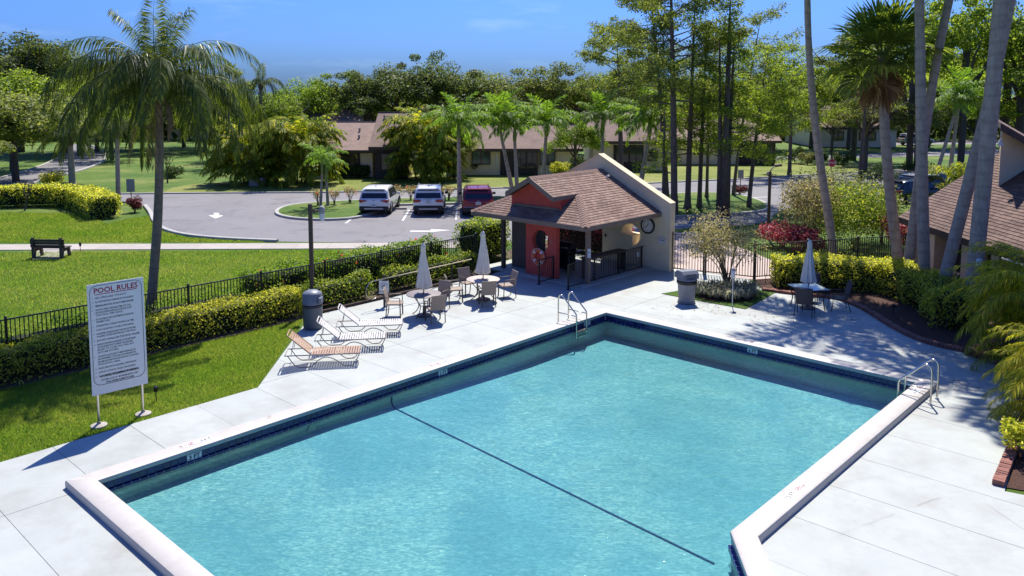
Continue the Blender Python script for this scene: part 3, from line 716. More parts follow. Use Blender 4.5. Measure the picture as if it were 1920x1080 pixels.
# raised rounded lip round the niche
lip = [P(WU + .0, 0) - V3 * x + Vector((0, 0, z)) for x, z in key]
MB().tube(lip, .030, 6, True, True).build('niche_rim', 'stucco_cream', pav, 1)
for (a, b) in (((-.42, 2.72), (3.1, 4.52)), ((3.1, 4.52), (6.2, 2.95))):
    p, q = P(WU + .20, 0) - V3 * a[0] + Vector((0, 0, a[1])), P(WU + .13, 0) - V3 * b[0] + Vector((0, 0, b[1]))
    MB().add([p - U3 * .20, q - U3 * .20, q + U3 * .20, p + U3 * .20] + [x + Vector((0, 0, .035)) for x in (p - U3 * .20, q - U3 * .20, q + U3 * .20, p + U3 * .20)], [(0, 1, 2, 3), (7, 6, 5, 4), (0, 4, 5, 1), (1, 5, 6, 2), (2, 6, 7, 3), (3, 7, 4, 0)]).build('parapet_cap', 'stucco_cream', pav)
# ---------- things on the pavilion
c = local_uv(on_plane(1215, 423, PVL + P(WU, 0), U3))
Mw = Matrix(((-V.x, 0, -U.x), (-V.y, 0, -U.y), (0, 1, 0)))          # x along -V mirrored? local x right as seen, z towards viewer
Mw = Matrix(((V.x, 0, -U.x), (V.y, 0, -U.y), (0, 1, 0)))
clk = thing('wall_clock', 'round black rimmed clock with white face on cream pavilion wall', 'clock', PVL + P(WU - .0, c[1], c[2]))
clk.rotation_euler = Mw.to_euler()
MB().lathe([(.335, .005), (.335, .05), (.30, .065), (.265, .05), (.265, .02), (.02, .02)], n=32).build('rim', 'black_metal', clk, 40)
MB().lathe([(.27, .01), (.27, .03), (.01, .03)], n=32).build('face', 'white_plastic', clk)
hd = MB()
for a, l_, w_ in ((R(90 - 240), .17, .022), (R(90 - 20), .12, .03)): hd.box((math.cos(a) * l_ / 2, math.sin(a) * l_ / 2, .036), (l_, w_, .006), (0, 0, a))
hd.build('hands', 'black_ink', clk)
for h in range(1, 13):
    a = R(90 - 30 * h); obj('numeral', text_mesh(str(h), .085, 'black_ink', 'CENTER', .002), clk, (.205 * math.cos(a), .205 * math.sin(a) - .028, .032))
def flat_sign(name, label, px, py, plane_o, n, Mx, w, h, lines, tsize, off=.0, m='white_plastic', ink='black_ink'):
    p = on_plane(px, py, plane_o, n); s_ = thing(name, label, 'sign', p - n * off); s_.rotation_euler = Mx.to_euler()
    MB().bevbox((0, 0, .008), (w, h, .014), .004).build('panel', m, s_)
    MB().box((0, h / 2 - .02, .0165), (w - .03, .008, .002)).box((0, -h / 2 + .02, .0165), (w - .03, .008, .002)).box((w / 2 - .02, 0, .0165), (.008, h - .048, .002)).box((-w / 2 + .02, 0, .0165), (.008, h - .048, .002)).build('border', ink, s_)
    y = h / 2 - .05 - tsize * .5
    for ln_, b in lines: obj('lettering', text_mesh(ln_, tsize, ink, 'CENTER', b), s_, (0, y - tsize * .3, .0165)); y -= tsize * 1.25
    return s_
flat_sign('notice_sign', 'small white notice with dark lettering at the end of cream pavilion wall', 1241, 451, PVL + P(WU, 0), U3, Mw, .34, .27, [('NOTICE POOL USE', 0), ('NO DIVING', .004), ('IN 5 FT DEPTH', 0)], .04, .002)
lr_ = local_uv(on_plane(1010, 481, PVL + P(ur - .06, 0), U3))
ring = thing('life_ring', 'orange life ring with white bands hung on the red wall', 'life ring', PVL + P(ur - .075, lr_[1], lr_[2])); ring.rotation_euler = Mw.to_euler()
mat('ring_orange', (.72, .13, .045), .5, .15, 6)
MB().torus((0, 0, 0), .24, .075, 36, 10).build('ring_body', 'ring_orange', ring, 1)
for k in range(4):
    a = R(45 + 90 * k); MB().torus((0, 0, 0), .24, .0785, 4, 10, None, a - .16, a + .16).build('band', 'white_plastic', ring, 1)
MB().torus((0, 0, .03), .325, .009, 36, 5).build('grab_rope', 'white_plastic', ring, 1)
hk = local_uv(on_plane(1037, 452, PVL + P(ur, 0), U3))
# hose bib / tap on red wall
tp = thing('wall_tap', 'small silver tap on the red wall beside the round opening', 'tap', PVL + P(ur, hk[1], hk[2])); tp.rotation_euler = Mw.to_euler()
MB().cyl((0, 0, 0), (0, 0, .08), .014).cyl((-.05, 0, .06), (.05, 0, .06), .012).build('valve', 'steel', tp, 40); MB().tube([(0, 0, .08), (0, -.03, .11), (0, -.07, .11)], .012, 8).build('spout', 'steel', tp, 1)
# plate hung on the corner post
pb = on_plane(1105, 475, PVL + P(.79, 0), U3)
ps = thing('post_notice', 'tall white notice fixed to the corner post of the pavilion', 'sign', pb); ps.rotation_euler = Mw.to_euler()
MB().bevbox((0, 0, .01), (.15, .34, .015), .004).build('panel', 'white_plastic', ps)
obj('lettering', text_mesh('BBQ\nRULES', .05, 'grey_ink', 'CENTER', .001), ps, (0, .03, .019))
# barbecue grill
gr = thing('barbecue_grill', 'black covered barbecue grill on wheels inside the pavilion', 'grill', PVL + P(2.05, -2.55, .07), AU - R(90))
mat('grill_black', (.014, .014, .016), .35, .2, 6, spec=.5)
MB().bevbox((0, 0, .40), (.62, .46, .62), .03).build('cabinet', 'grill_black', gr)
MB().bevbox((0, 0, .81), (.72, .5, .16), .03).build('firebox', 'grill_black', gr)
hood = [[Vector((x, .24 * math.cos(R(a)), .90 + .27 * math.sin(R(a)))) for a in range(0, 181, 20)] for x in (-.35, .35)]
MB().loft(hood).build('hood', 'grill_black', gr, 40)
for sx in (-1, 1): MB().bevbox((sx * .55, 0, .86), (.36, .44, .035), .012).build('side_shelf', 'grill_black', gr)
MB().tube([(-.28, -.26, .98), (-.28, -.30, .98), (.28, -.30, .98), (.28, -.26, .98)], .012, 8).build('handle', 'steel', gr, 1)
for sx in (-1, 1):
    for sy in (-1, 1): MB().lathe([(.03, -.02), (.07, -.02), (.07, .02), (.03, .02)], (sx * .26, sy * .17, .07), 14, Matrix(((0, 0, 1), (1, 0, 0), (0, 1, 0)))).build('wheel', 'black_metal', gr)
# railings
def railing(name, label, a, b, h=.93, n_posts=2, sp=.11, h2=None, group=None, cat='railing', extend=0):
    a, b = Vector(a), Vector(b); d = b - a; ln = d.length; dn = d / ln; o = thing(name, label, cat, a, 0, group); o.rotation_euler = (0, 0, math.atan2(d.y, d.x))
    for i in range(n_posts):
        x = ln * i / (n_posts - 1) if n_posts > 1 else 0
        MB().bevbox((x, 0, h / 2 + .01), (.055, .055, h + .02), .006).box((x, 0, .008), (.12, .12, .012)).build('post', 'black_metal', o)
    MB().box((ln / 2 + extend / 2, 0, h), (ln + extend, .045, .03)).build('handrail', 'black_metal', o)
    MB().box((ln / 2, 0, .10), (ln, .03, .025)).build('rail', 'black_metal', o)
    me = MB().box((0, 0, (h + .1) / 2), (.016, .016, h - .11)).mesh('picket', 'black_metal'); n = int(ln / sp)
    for i in range(1, n): obj('picket', me, o, (ln * i / n, 0, 0))
    return o
railing('railing', 'long black picket railing from the corner post to the cream wall', PVL + P(-.15, -.66), PVL + P(4.55, -.66), n_posts=4, extend=.15)
railing('railing', 'short black picket railing in front of the red wall', PVL + P(-.25, -1.98), PVL + P(.56, -1.98), n_posts=2)
dz_ = on_plane(1196, 477, PVL + P(0, -.63), V3)
s_ = thing('access_sign', 'small white accessible route sign on the black picket railing', 'sign', dz_); Ms = Matrix(((U.x, 0, V.x), (U.y, 0, V.y), (0, 1, 0))); s_.rotation_euler = Ms.to_euler()
MB().bevbox((0, 0, .01), (.15, .19, .01), .003).build('panel', 'white_plastic', s_); MB().torus((0, -.02, .017), .03, .007, 14, 5).box((0, .045, .017), (.014, .07, .003)).lathe([(.015, .016), (.015, .018)], (0, .07, 0), 10).build('wheelchair_symbol', 'black_ink', s_)
# counter shelf inside, behind the railing
ct = thing('counter', 'dark counter shelf inside the pavilion behind the long railing', 'counter', PVL + P(1.1, -1.05)); ct.rotation_euler = (0, 0, AU)
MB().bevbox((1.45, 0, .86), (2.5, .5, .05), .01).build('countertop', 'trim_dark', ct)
for x in (.3, 2.6): MB().box((x, 0, .43 + .035), (.06, .4, .79)).build('support', 'trim_dark', ct)
cs = on_plane(1136, 441, PVL + P(WU, 0), U3); 
bx_ = thing('switch_box', 'small dark switch box on cream wall inside the pavilion', 'switch box', cs); bx_.rotation_euler = Mw.to_euler(); MB().bevbox((0, 0, .025), (.07, .13, .05), .008).build('cover', 'trim_dark', bx_)
fl = thing('flood_light', 'small white flood light on pavilion roof near the ridge', 'flood light', on_plane(1137, 334, PVL + P(0, 0, zE), Vector((V3.x * sl_, V3.y * sl_, 1)).normalized()))
MB().cyl((0, 0, -.02), (0, 0, .06), .03).build('base', 'white_plastic', fl); MB().cyl((0, 0, .06), (.10, -.06, .12), .03, .05).build('lamp_head', 'white_plastic', fl, 40)

# --- club house at the right
club = thing('club_house', 'low cream club house with brown shingle roof behind tall palm trunks', 'building', (16.2, 33.3, 0))
def C_(x, y, z): return Vector((x, y, z)) - club.location
cs_ = .66; ez = 2.0; ex = 15.95; zc = lambda x: ez + cs_ * (x - ex)
y0, y1, xr = 33.6, 8.0, 22.5
def cslab(pts, name, m, t=.12):
    pts = [C_(*p) for p in pts]; n = len(pts)
    return MB().add(pts + [p - Vector((0, 0, t)) for p in pts], [tuple(range(n)), tuple(range(2 * n - 1, n - 1, -1))] + [(i, i + n, (i + 1) % n + n, (i + 1) % n) for i in range(n)]).build(name, m, club)
cslab([(ex, y1, ez), (xr, y1, zc(xr)), (xr, y0, zc(xr)), (ex, y0, ez)], 'roof_deck', 'felt')
cslab([(xr, y1, zc(xr)), (xr + 7, y1, ez), (xr + 7, y0, ez), (xr, y0, zc(xr))], 'roof_deck', 'shingle_far')
smb = MB(); kc = math.sqrt(1 + cs_ ** 2)
shingles(smb, C_(ex, y0, ez + .004), (0, -1, 0), Vector((1, 0, cs_)).normalized(), [(0, 0), (y0 - 17.5, 0), (y0 - 17.5, (xr - ex) * kc), (0, (xr - ex) * kc)], .34, .155, .02, 3)
tag(smb.build('shingle_slope', 'shingle_dark', club), kind='stuff')
MB().add([C_(ex - .02, y1, ez + .01), C_(ex - .02, y0, ez + .01), C_(ex - .02, y0, ez - .22), C_(ex - .02, y1, ez - .22), C_(ex + .03, y1, ez - .22), C_(ex + .03, y0, ez - .22)], [(0, 1, 2, 3), (3, 2, 5, 4)]).build('fascia', 'trim_dark', club)
MB().add([C_(ex, y0 + .02, ez + .02), C_(xr, y0 + .02, zc(xr) + .02), C_(xr, y0 + .02, zc(xr) - .22), C_(ex, y0 + .02, ez - .22)], [(0, 1, 2, 3)]).build('fascia', 'trim_dark', club)
MB().box(C_(17.0, (y0 + y1) / 2 - .3, 1.15), (.12, y0 - y1 - .8, 2.3)).build('glass_wall', 'glass_dark', club)
MB().box(C_(17.0, (y0 + y1) / 2 - .3, .17), (.3, y0 - y1 - .8, .4)).build('plinth', 'stucco_cream', club)
MB().add([C_(x, yy, z) for yy in (y0 - .45, y0 - .25) for x, z in ((16.8, 0), (22.3, 0), (22.3, zc(22.3) - .15), (16.8, zc(16.8) - .15))], [(0, 1, 2, 3), (7, 6, 5, 4), (0, 4, 5, 1), (1, 5, 6, 2), (3, 7, 4, 0)]).build('side_wall', 'stucco_cream', club)
cs2 = [(33.05, .28), (31.35, .50), (28.95, .50), (27.15, .45), (24.6, .5), (22.2, .5), (19.8, .5)]
for yy, w in cs2: MB().bevbox(C_(16.6, yy, 1.05), (.8, w, 2.1), .01).build('pier', 'stucco_cream', club)
for a, b in zip(cs2, cs2[1:]):
    ya, yb = a[0] - a[1] / 2, b[0] + b[1] / 2; f = MB()
    for yy in (ya - .04, (ya + yb) / 2, yb + .04): f.box(C_(16.9, yy, 1.25), (.08, .07, 2.4))
    f.box(C_(16.9, (ya + yb) / 2, 2.1), (.08, ya - yb, .06)).box(C_(16.9, (ya + yb) / 2, .40), (.08, ya - yb, .08)); f.build('window_frame', 'trim_dark', club)
cslab([(ex + .02, y1, ez - .2), (17, y1, ez - .2 + .3), (17, y0, ez - .2 + .3), (ex + .02, y0, ez - .2)], 'soffit', 'trim_dark', .02)
# upper clerestory with its own sloping roof
MB().add([C_(18.35, 30.8, 3.4), C_(18.35, 30.8, 5.75), C_(21.4, 36, 3.4), C_(21.4, 36, 5.75), C_(22.2, 30.8, 3.6)], [(0, 4, 1), (0, 1, 3, 2)]).build('upper_wall', 'stucco_cream', club)
cslab([(17.95, 30.2, 6.0), (23.5, 30.2, 2.88), (26.9, 36.4, 2.88), (21.35, 36.4, 6.0)], 'upper_roof_deck', 'felt', .2)
sm2 = MB(); shingles(sm2, C_(23.5, 30.2, 2.884), Vector((3.4, 6.2, 0)).normalized(), Vector((-5.55, 0, 3.12)).normalized(), [(0, 0), (7.07, 0), (7.07, 6.36), (0, 6.36)], .34, .155, .02, 5); tag(sm2.build('shingle_slope', 'shingle_dark', club), kind='stuff')
MB().add([C_(17.93, 30.18, 6.03), C_(23.5, 30.18, 2.9), C_(23.5, 30.18, 2.62), C_(17.93, 30.18, 5.75)], [(0, 1, 2, 3)]).build('fascia', 'trim_dark', club)
MB().tube([C_(15.88, 26.2, 1.8), C_(15.88, 22.4, 1.8)], .035, 8).build('awning_rod', 'white_plastic', club, 1)
MB().tube([C_(15.92, 26.0, 1.8), C_(16.0, 25.6, 1.62), C_(16.1, 24.9, 1.55), C_(16.2, 24.5, 1.4)], .07, 8).build('downpipe', 'stucco_cream', club, 1)
bl = thing('bell_light', 'white bell shaped light under the club house upper eave', 'light', atd(1876, 262, 30.4) - Vector((0, 0, .1)))
MB().lathe([(.10, -.12), (.11, -.08), (.07, .0), (.045, .08), (.02, .12)], n=16).build('shade', 'white_plastic', bl, 40); MB().cyl((0, 0, .1), (0, 0, .3), .012).build('stem', 'white_plastic', bl)

# --- houses beyond the road
def house(label, x0, x1, yb, ze=2.4, w=5.0, sl=.42, items=(), m='stucco_far', rm='shingle_far', over=.5, vents=(), name='house'):
    a, b = at(x0, yb), at(x1, yb); ln = (b - a).length; dirx = (b - a).normalized(); o = thing(name, label, 'house', a, 0); o.rotation_euler = (0, 0, math.atan2(dirx.y, dirx.x))
    mp = lambda px: (px - x0) / (x1 - x0) * ln
    zp = ze + sl * w
    MB().add([Vector(p) for p in ((0, 0, 0), (ln, 0, 0), (ln, 0, ze), (0, 0, ze), (0, 2 * w, 0), (ln, 2 * w, 0), (ln, 2 * w, ze), (0, 2 * w, ze), (0, w, zp), (ln, w, zp))], [(0, 1, 2, 3), (5, 4, 7, 6), (0, 3, 8, 7, 4), (1, 5, 6, 9, 2)]).build('wall', m, o)
    rf = MB(); zo = ze - sl * over; t = .14
    for s0, s1 in (((-over, zo), (w, zp)), ((2 * w + over, zo), (w, zp))):
        A = [Vector((-over, s0[0], s0[1] + t)), Vector((ln + over, s0[0], s0[1] + t)), Vector((ln + over, s1[0], s1[1] + t)), Vector((-over, s1[0], s1[1] + t))]
        rf.add(A + [p - Vector((0, 0, t)) for p in A], [(0, 1, 2, 3), (7, 6, 5, 4), (0, 4, 5, 1), (1, 5, 6, 2), (2, 6, 7, 3), (3, 7, 4, 0)])
    ro = rf.build('roof', rm, o)
    MB().box((ln / 2, -over - .02, zo + .03), (ln + 2 * over, .05, .26)).build('fascia', 'trim_dark', ro)
    MB().tube([(-over, w, zp + t), (ln + over, w, zp + t)], .09, 6).build('ridge', rm, ro)
    for px, f in vents:
        yy = w * f; MB().cyl((mp(px), yy, ze + sl * yy), (mp(px), yy, ze + sl * yy + .42), .09).build('vent_pipe', 'kerb', ro)
    for k, xa, xb, za, zb, mm in items:
        xa, xb = mp(xa), mp(xb)
        if k == 'panel':
            MB().box(((xa + xb) / 2, -.06, (za + zb) / 2), (xb - xa, .12, zb - za)).build('wall_panel', mm, o)
        else:
            wd = MB(); cx, cz, ww, hh = (xa + xb) / 2, (za + zb) / 2, xb - xa, zb - za
            for q in ((cx, -.16, zb, ww + .1, .08), (cx, -.16, za, ww + .1, .08)): wd.box(q[:3], (q[3], .10, q[4]))
            for x in (xa, cx, xb): wd.box((x, -.16, cz), (.07, .09, hh - .08))
            wo2 = wd.build('window', 'trim_dark', o); MB().box((cx, -.135, cz), (ww - .07, .03, hh - .08)).build('pane', mm, wo2)
    return o
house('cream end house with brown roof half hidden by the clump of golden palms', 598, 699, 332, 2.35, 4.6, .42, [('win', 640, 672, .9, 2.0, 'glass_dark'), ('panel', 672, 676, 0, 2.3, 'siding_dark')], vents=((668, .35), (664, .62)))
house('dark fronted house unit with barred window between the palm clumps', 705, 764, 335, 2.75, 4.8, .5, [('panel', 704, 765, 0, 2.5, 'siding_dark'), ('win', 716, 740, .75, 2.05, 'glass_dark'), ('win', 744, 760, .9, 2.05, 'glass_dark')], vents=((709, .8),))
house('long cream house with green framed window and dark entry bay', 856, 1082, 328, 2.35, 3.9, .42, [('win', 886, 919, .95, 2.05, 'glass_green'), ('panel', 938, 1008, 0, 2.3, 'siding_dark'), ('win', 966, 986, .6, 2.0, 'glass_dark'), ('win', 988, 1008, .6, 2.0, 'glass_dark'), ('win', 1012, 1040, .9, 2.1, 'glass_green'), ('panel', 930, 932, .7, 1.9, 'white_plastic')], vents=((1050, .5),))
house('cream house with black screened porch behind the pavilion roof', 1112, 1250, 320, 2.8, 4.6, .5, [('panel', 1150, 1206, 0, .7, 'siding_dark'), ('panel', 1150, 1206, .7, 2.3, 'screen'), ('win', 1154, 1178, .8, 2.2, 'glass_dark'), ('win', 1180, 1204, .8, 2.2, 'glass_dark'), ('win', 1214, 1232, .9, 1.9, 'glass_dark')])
house('cream and grey house seen between the dark tree trunks', 1276, 1452, 308, 2.4, 4.4, .42, [('panel', 1384, 1452, 0, 2.3, 'siding_dark'), ('win', 1392, 1406, .8, 2.0, 'glass_dark'), ('win', 1410, 1426, .8, 2.0, 'glass_dark'), ('win', 1432, 1448, 1.0, 2.0, 'glass_dark'), ('win', 1300, 1316, 1.0, 2.0, 'glass_dark')])
house('farther house whose brown roof shows above the golden palms', 560, 660, 300, 2.6, 6, .42, [('win', 600, 615, .9, 2.0, 'glass_dark')])
house('distant cream house behind the large tree line to the right of stop sign', 1530, 1680, 276, 2.6, 6, .42, [('win', 1560, 1580, .9, 2.0, 'glass_dark'), ('win', 1610, 1640, .9, 2.0, 'glass_dark')])
house('distant pale house far up the left slope behind the queen palm', 318, 400, 262, 2.6, 6, .42, [('win', 340, 355, .9, 2.0, 'glass_dark')])
# ------------------------------------------------------------------ fences
def fence(label, a, b, h=1.36, post_gap=2.35, group='black metal fences round the pool', sp=.104, name='metal_fence', cat='fence'):
    a, b = Vector((a[0], a[1], 0)), Vector((b[0], b[1], 0)); d = b - a; ln = d.length
    o = thing(name, label, cat, a, math.atan2(d.y, d.x), group)
    n = max(1, round(ln / post_gap)); g = ln / n
    pm = MB().bevbox((0, 0, h / 2 + .02), (.062, .062, h + .10), .006).lathe([(.045, h + .07), (.045, h + .085), (.0, h + .105)], n=4).mesh('post', 'black_metal')
    for i in range(n + 1): obj('post', pm, o, (i * g, 0, 0))
    for z in (h, .12):
        for i in range(n): MB().box((g * i + g / 2, 0, z), (g - .062, .034, .032)).build('rail', 'black_metal', o)
    me = MB().box((0, 0, (h + .08) / 2), (.022, .022, h - .1)).mesh('picket', 'black_metal')
    for i in range(n):
        m_ = int(g / sp)
        for j in range(1, m_): obj('picket', me, o, (g * i + g * j / m_, 0, 0))
    return o
fence('long black picket fence behind the clipped golden hedge', W(-19.5, -8.2), W(2.25, -8.2))
fence('black picket fence behind the pavilion with red flowering shrubs beyond', PVL + P(5.1, -3.0), PVL + P(5.1, -6.05))
GA, GB, GC = Vector((6.42, 32.45)), Vector((7.55, 31.85)), Vector((9.25, 30.9))
fence('black picket gate beside the cream pavilion wall', GA, GB, 1.5, 2, None, .11, 'pool_gate', 'gate')
fence('short black picket fence behind the sparse pink shrub bed', GB + (GC - GB) * .04, GC, 1.4)
fence('black picket fence between the red shrubs and the golden hedge to the club house', GC + Vector((.05, .02)), Vector((16.0, 32.95)))

# ------------------------------------------------------------------ clipped hedges and shrubs of leaves
leafmat('leaf_gold', [(0, (.095, .13, .015)), (.4, (.225, .245, .026)), (.75, (.41, .385, .05)), (1, (.56, .50, .12))], .46)
leafmat('leaf_hedge', [(0, (.05, .09, .012)), (.5, (.11, .16, .018)), (.85, (.24, .27, .04)), (1, (.40, .38, .09))], .4)
leafmat('leaf_green', [(0, (.045, .085, .008)), (.5, (.10, .17, .014)), (1, (.20, .28, .035))], .42)
leafmat('leaf_dark', [(0, (.014, .03, .008)), (.6, (.035, .062, .014)), (1, (.08, .11, .03))], .3)
leafmat('leaf_olive', [(0, (.05, .06, .02)), (.5, (.11, .12, .045)), (1, (.22, .22, .10))], .35)
leafmat('leaf_red', [(0, (.045, .008, .012)), (.5, (.15, .022, .036)), (.8, (.30, .08, .105)), (1, (.50, .27, .29))], .35, tboost=(1.3, .7, .7))
leafmat('leaf_burgundy', [(0, (.04, .008, .012)), (1, (.14, .03, .035))], .25)
leafmat('petal_red', [(0, (.55, .03, .02)), (1, (.75, .12, .06))], .3, tboost=(1.2, .8, .8))
leafmat('leaf_pale', [(0, (.09, .085, .045)), (.5, (.20, .18, .10)), (1, (.38, .31, .22))], .35)
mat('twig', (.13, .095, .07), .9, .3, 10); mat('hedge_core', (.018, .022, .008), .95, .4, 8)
def hedge(label, path, w, h, L, m, dens=420, name='hedge', rag=.06, flowers=0, group=None, z0=0.0, stems=True):
    path = [Vector((p[0], p[1])) for p in path]; c = sum(path, Vector((0, 0))) / len(path); o = thing(name, label, 'hedge', v3(path[0], z0), 0, group); org = path[0]
    seg = [(b - a).length for a, b in zip(path, path[1:])]; tot = sum(seg); per = w + 2 * h; n = int(tot * per * dens + 2 * w * h * dens)
    t = NP.random(n) * tot; cum = np.cumsum([0] + seg); i = np.clip(np.searchsorted(cum, t) - 1, 0, len(seg) - 1)
    A = np.array([tuple(p) for p in path]); D = unit(A[1:] - A[:-1]); pos = A[i] + D[i] * (t - cum[i])[:, None]; nn = np.stack([-D[i][:, 1], D[i][:, 0]], 1)
    s = NP.random(n) * per; x = np.where(s < h, -w / 2, np.where(s < h + w, s - h - w / 2, w / 2)); z = np.where(s < h, s, np.where(s < h + w, h, per - s))
    # rounded shoulders, uneven face
    nx = np.where(s < h, -1., np.where(s < h + w, 0., 1.)); nzv = np.where((s >= h) & (s < h + w), 1., 0.)
    lump = .5 * np.sin(pos[:, 0] * 3.1 + pos[:, 1] * 2.3 + z * 4) + .5 * np.sin(pos[:, 0] * 1.3 - pos[:, 1] * 3.7 + x * 5)
    dep = np.abs(NP.normal(size=n)) * .07 - rag * lump - rag * .5 - (NP.random(n) < .05) * NP.random(n) * .16
    edge = np.clip((np.abs(x) / (w / 2) + z / h - 1.75) / .25, 0, 1) * .10
    x = x - nx * (dep + edge); z = np.maximum(z - nzv * (dep + edge), .06)
    end = (NP.random(n) < (2 * w * h) / (tot * per + 2 * w * h))
    tip = NP.random(n) < .5
    P_ = np.stack([pos[:, 0] + nn[:, 0] * x - org.x, pos[:, 1] + nn[:, 1] * x - org.y, z], 1); N_ = np.stack([nn[:, 0] * nx, nn[:, 1] * nx, nzv + .35], 1)
    pe = np.where(tip[:, None], A[0], A[-1]); de = np.where(tip[:, None], -D[0], D[-1]); ne = np.stack([-de[:, 1], de[:, 0]], 1); xx = (NP.random(n) - .5) * w; zz = NP.random(n) * h
    Pe = np.stack([pe[:, 0] + ne[:, 0] * xx - de[:, 0] * np.abs(NP.normal(size=n)) * .05 - org.x, pe[:, 1] + ne[:, 1] * xx - de[:, 1] * .04 - org.y, zz], 1); Ne = np.stack([de[:, 0], de[:, 1], .3 + 0 * xx], 1)
    P_ = np.where(end[:, None], Pe, P_); N_ = np.where(end[:, None], Ne, N_)
    keep = ~((NP.random(n) < .55) & (P_[:, 2] < h * .30)) & ~((lump < -.62) & (NP.random(n) < .55)); P_, N_ = P_[keep], N_[keep]; n = len(P_)
    leaf_obj('foliage', P_, N_, L * NP.uniform(.7, 1.3, n), L * .55 * NP.uniform(.8, 1.2, n), m, o, 'stuff', jit=.75, fold=.12)
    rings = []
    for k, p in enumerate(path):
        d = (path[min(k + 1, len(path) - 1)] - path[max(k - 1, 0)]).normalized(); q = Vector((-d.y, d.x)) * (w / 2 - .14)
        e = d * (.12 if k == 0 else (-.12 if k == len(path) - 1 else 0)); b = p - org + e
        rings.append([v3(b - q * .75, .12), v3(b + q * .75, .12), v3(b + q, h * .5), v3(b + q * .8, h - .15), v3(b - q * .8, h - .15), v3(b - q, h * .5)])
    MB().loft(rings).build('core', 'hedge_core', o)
    if stems:
        st = MB(); k = 0.0
        while k < tot:
            j = min(int(np.searchsorted(cum, k + 1e-6)) - 1, len(seg) - 1); p = Vector(A[j]) + Vector(D[j]) * (k - cum[j]) - org
            for _ in range(2): q = p + Vector((RND.uniform(-.3, .3) * w, RND.uniform(-.3, .3) * w)); st.cyl(v3(q, -.03), v3(q + Vector((RND.uniform(-.1, .1), RND.uniform(-.1, .1))), min(.35, h * .5)), .014, .01, 5)
            k += .45
        st.build('stems', 'twig', o)['kind'] = 'stuff'
    if flowers:
        f = NP.choice(len(P_), flowers); leaf_obj('blossoms', P_[f] + N_[f] * .05, N_[f], L * 1.3, L * 1.1, 'petal_red', o, 'stuff')
    return o
def shrub(label, p, r, h, L, m, n=2600, name='shrub', stems=6, low=.1, group=None, cat='shrub', dens=1.0, clumps=9, flowers=None, open_=.0):
    o = thing(name, label, cat, (p[0], p[1], p[2] if len(p) > 2 else -.02), 0, group)
    ps, ns, br = [], [], MB()
    for k in range(clumps):
        a = RND.uniform(0, 6.28); rr = r * math.sqrt(RND.random()) * .72; cz = h * (low + (1 - low) * RND.uniform(.25, .85)); cr = r * RND.uniform(.28, .48)
        cpt = np.array([math.cos(a) * rr, math.sin(a) * rr, cz]); q = NP.normal(size=(n // clumps, 3)); q = unit(q); rad = (1 - .45 * NP.random(n // clumps) ** 2)[:, None]
        pt = cpt + q * rad * np.array([cr, cr, min(cr, h * .3)]); ok = (pt[:, 2] > h * low) & (pt[:, 2] < h * 1.05); ps.append(pt[ok]); ns.append(q[ok])
        if k < stems: br.tube([(RND.uniform(-.06, .06), RND.uniform(-.06, .06), -.02), tuple(cpt * np.array([.35, .35, .5])), tuple(cpt)], [.022, .016, .006], 5)
    P_ = np.concatenate(ps); N_ = np.concatenate(ns); N_[:, 2] += .4
    leaf_obj('foliage', P_, N_, L * NP.uniform(.7, 1.3, len(P_)), L * .5 * NP.uniform(.8, 1.2, len(P_)), m, o, 'stuff', jit=.8, fold=.1)
    if stems: br.build('stems', 'twig', o, 1)
    if flowers: f = NP.choice(len(P_), flowers[1]); leaf_obj('blossoms', P_[f] * 1.03, N_[f], L * 1.1, L, flowers[0], o, 'stuff')
    return o
hedge('clipped golden hedge beside the pool lawn in front of the black fence', [W(-19, -7.55), W(-14, -7.5), W(-10, -7.52), W(-6.5, -7.6)], .95, .86, .075, 'leaf_gold', 640)
hedge('looser golden hedge behind the round patio tables', [W(-6.35, -7.68), W(-3.6, -7.72)], .72, .82, .085, 'leaf_hedge', 420, rag=.12)
hedge('thin golden hedge running on to the pavilion along the dark border', [W(-2.9, -7.75), W(-1, -7.75), W(1.75, -7.75)], .62, .78, .085, 'leaf_hedge', 360, rag=.14)
hedge('tall flowering green hedge outside the black fence by the parking lot', [W(-7.4, -9.0), W(-4, -9.25), W(-1, -9.3), W(1.15, -9.35)], 1.2, 1.18, .10, 'leaf_green', 330, rag=.14, flowers=45)
hedge('low straggling green hedge outside the black fence beside the lawn', [W(-18.5, -8.95), W(-14, -9.0), W(-10.5, -9.0), W(-7.5, -9.0)], .8, .78, .085, 'leaf_green', 190, rag=.2)
hedge('rounded green hedge at the dark post of the pavilion', [W(2.9, -9.3), W(4.8, -9.5)], 1.5, 1.62, .10, 'leaf_hedge', 330, rag=.12)
hedge('red flowering shrub hedge seen through the open pavilion', [(PVL + P(6.0, -2.4)).to_2d(), (PVL + P(6.0, -6.6)).to_2d()], 1.0, 1.7, .11, 'leaf_red', 260, rag=.2)
hedge('long golden hedge that curves beside the bench lawn', [at(*p).to_2d() for p in [(-60, 388), (40, 386), (110, 384), (150, 387), (172, 396), (198, 410)]], 1.7, 1.25, .13, 'leaf_gold', 230)
hedge('golden hedge behind the square glass table', [Vector((9.75, 30.05)), Vector((11.3, 29.9)), Vector((13.0, 29.6)), Vector((14.0, 29.0))], 1.35, 1.05, .085, 'leaf_gold', 520, rag=.09)
hedge('golden hedge along the brick edged bed below the palm trunks', [Vector((13.7, 29.0)), Vector((14.0, 27.4)), Vector((13.9, 25.7)), Vector((13.35, 24.2))], 1.35, 1.1, .085, 'leaf_gold', 520, rag=.09)
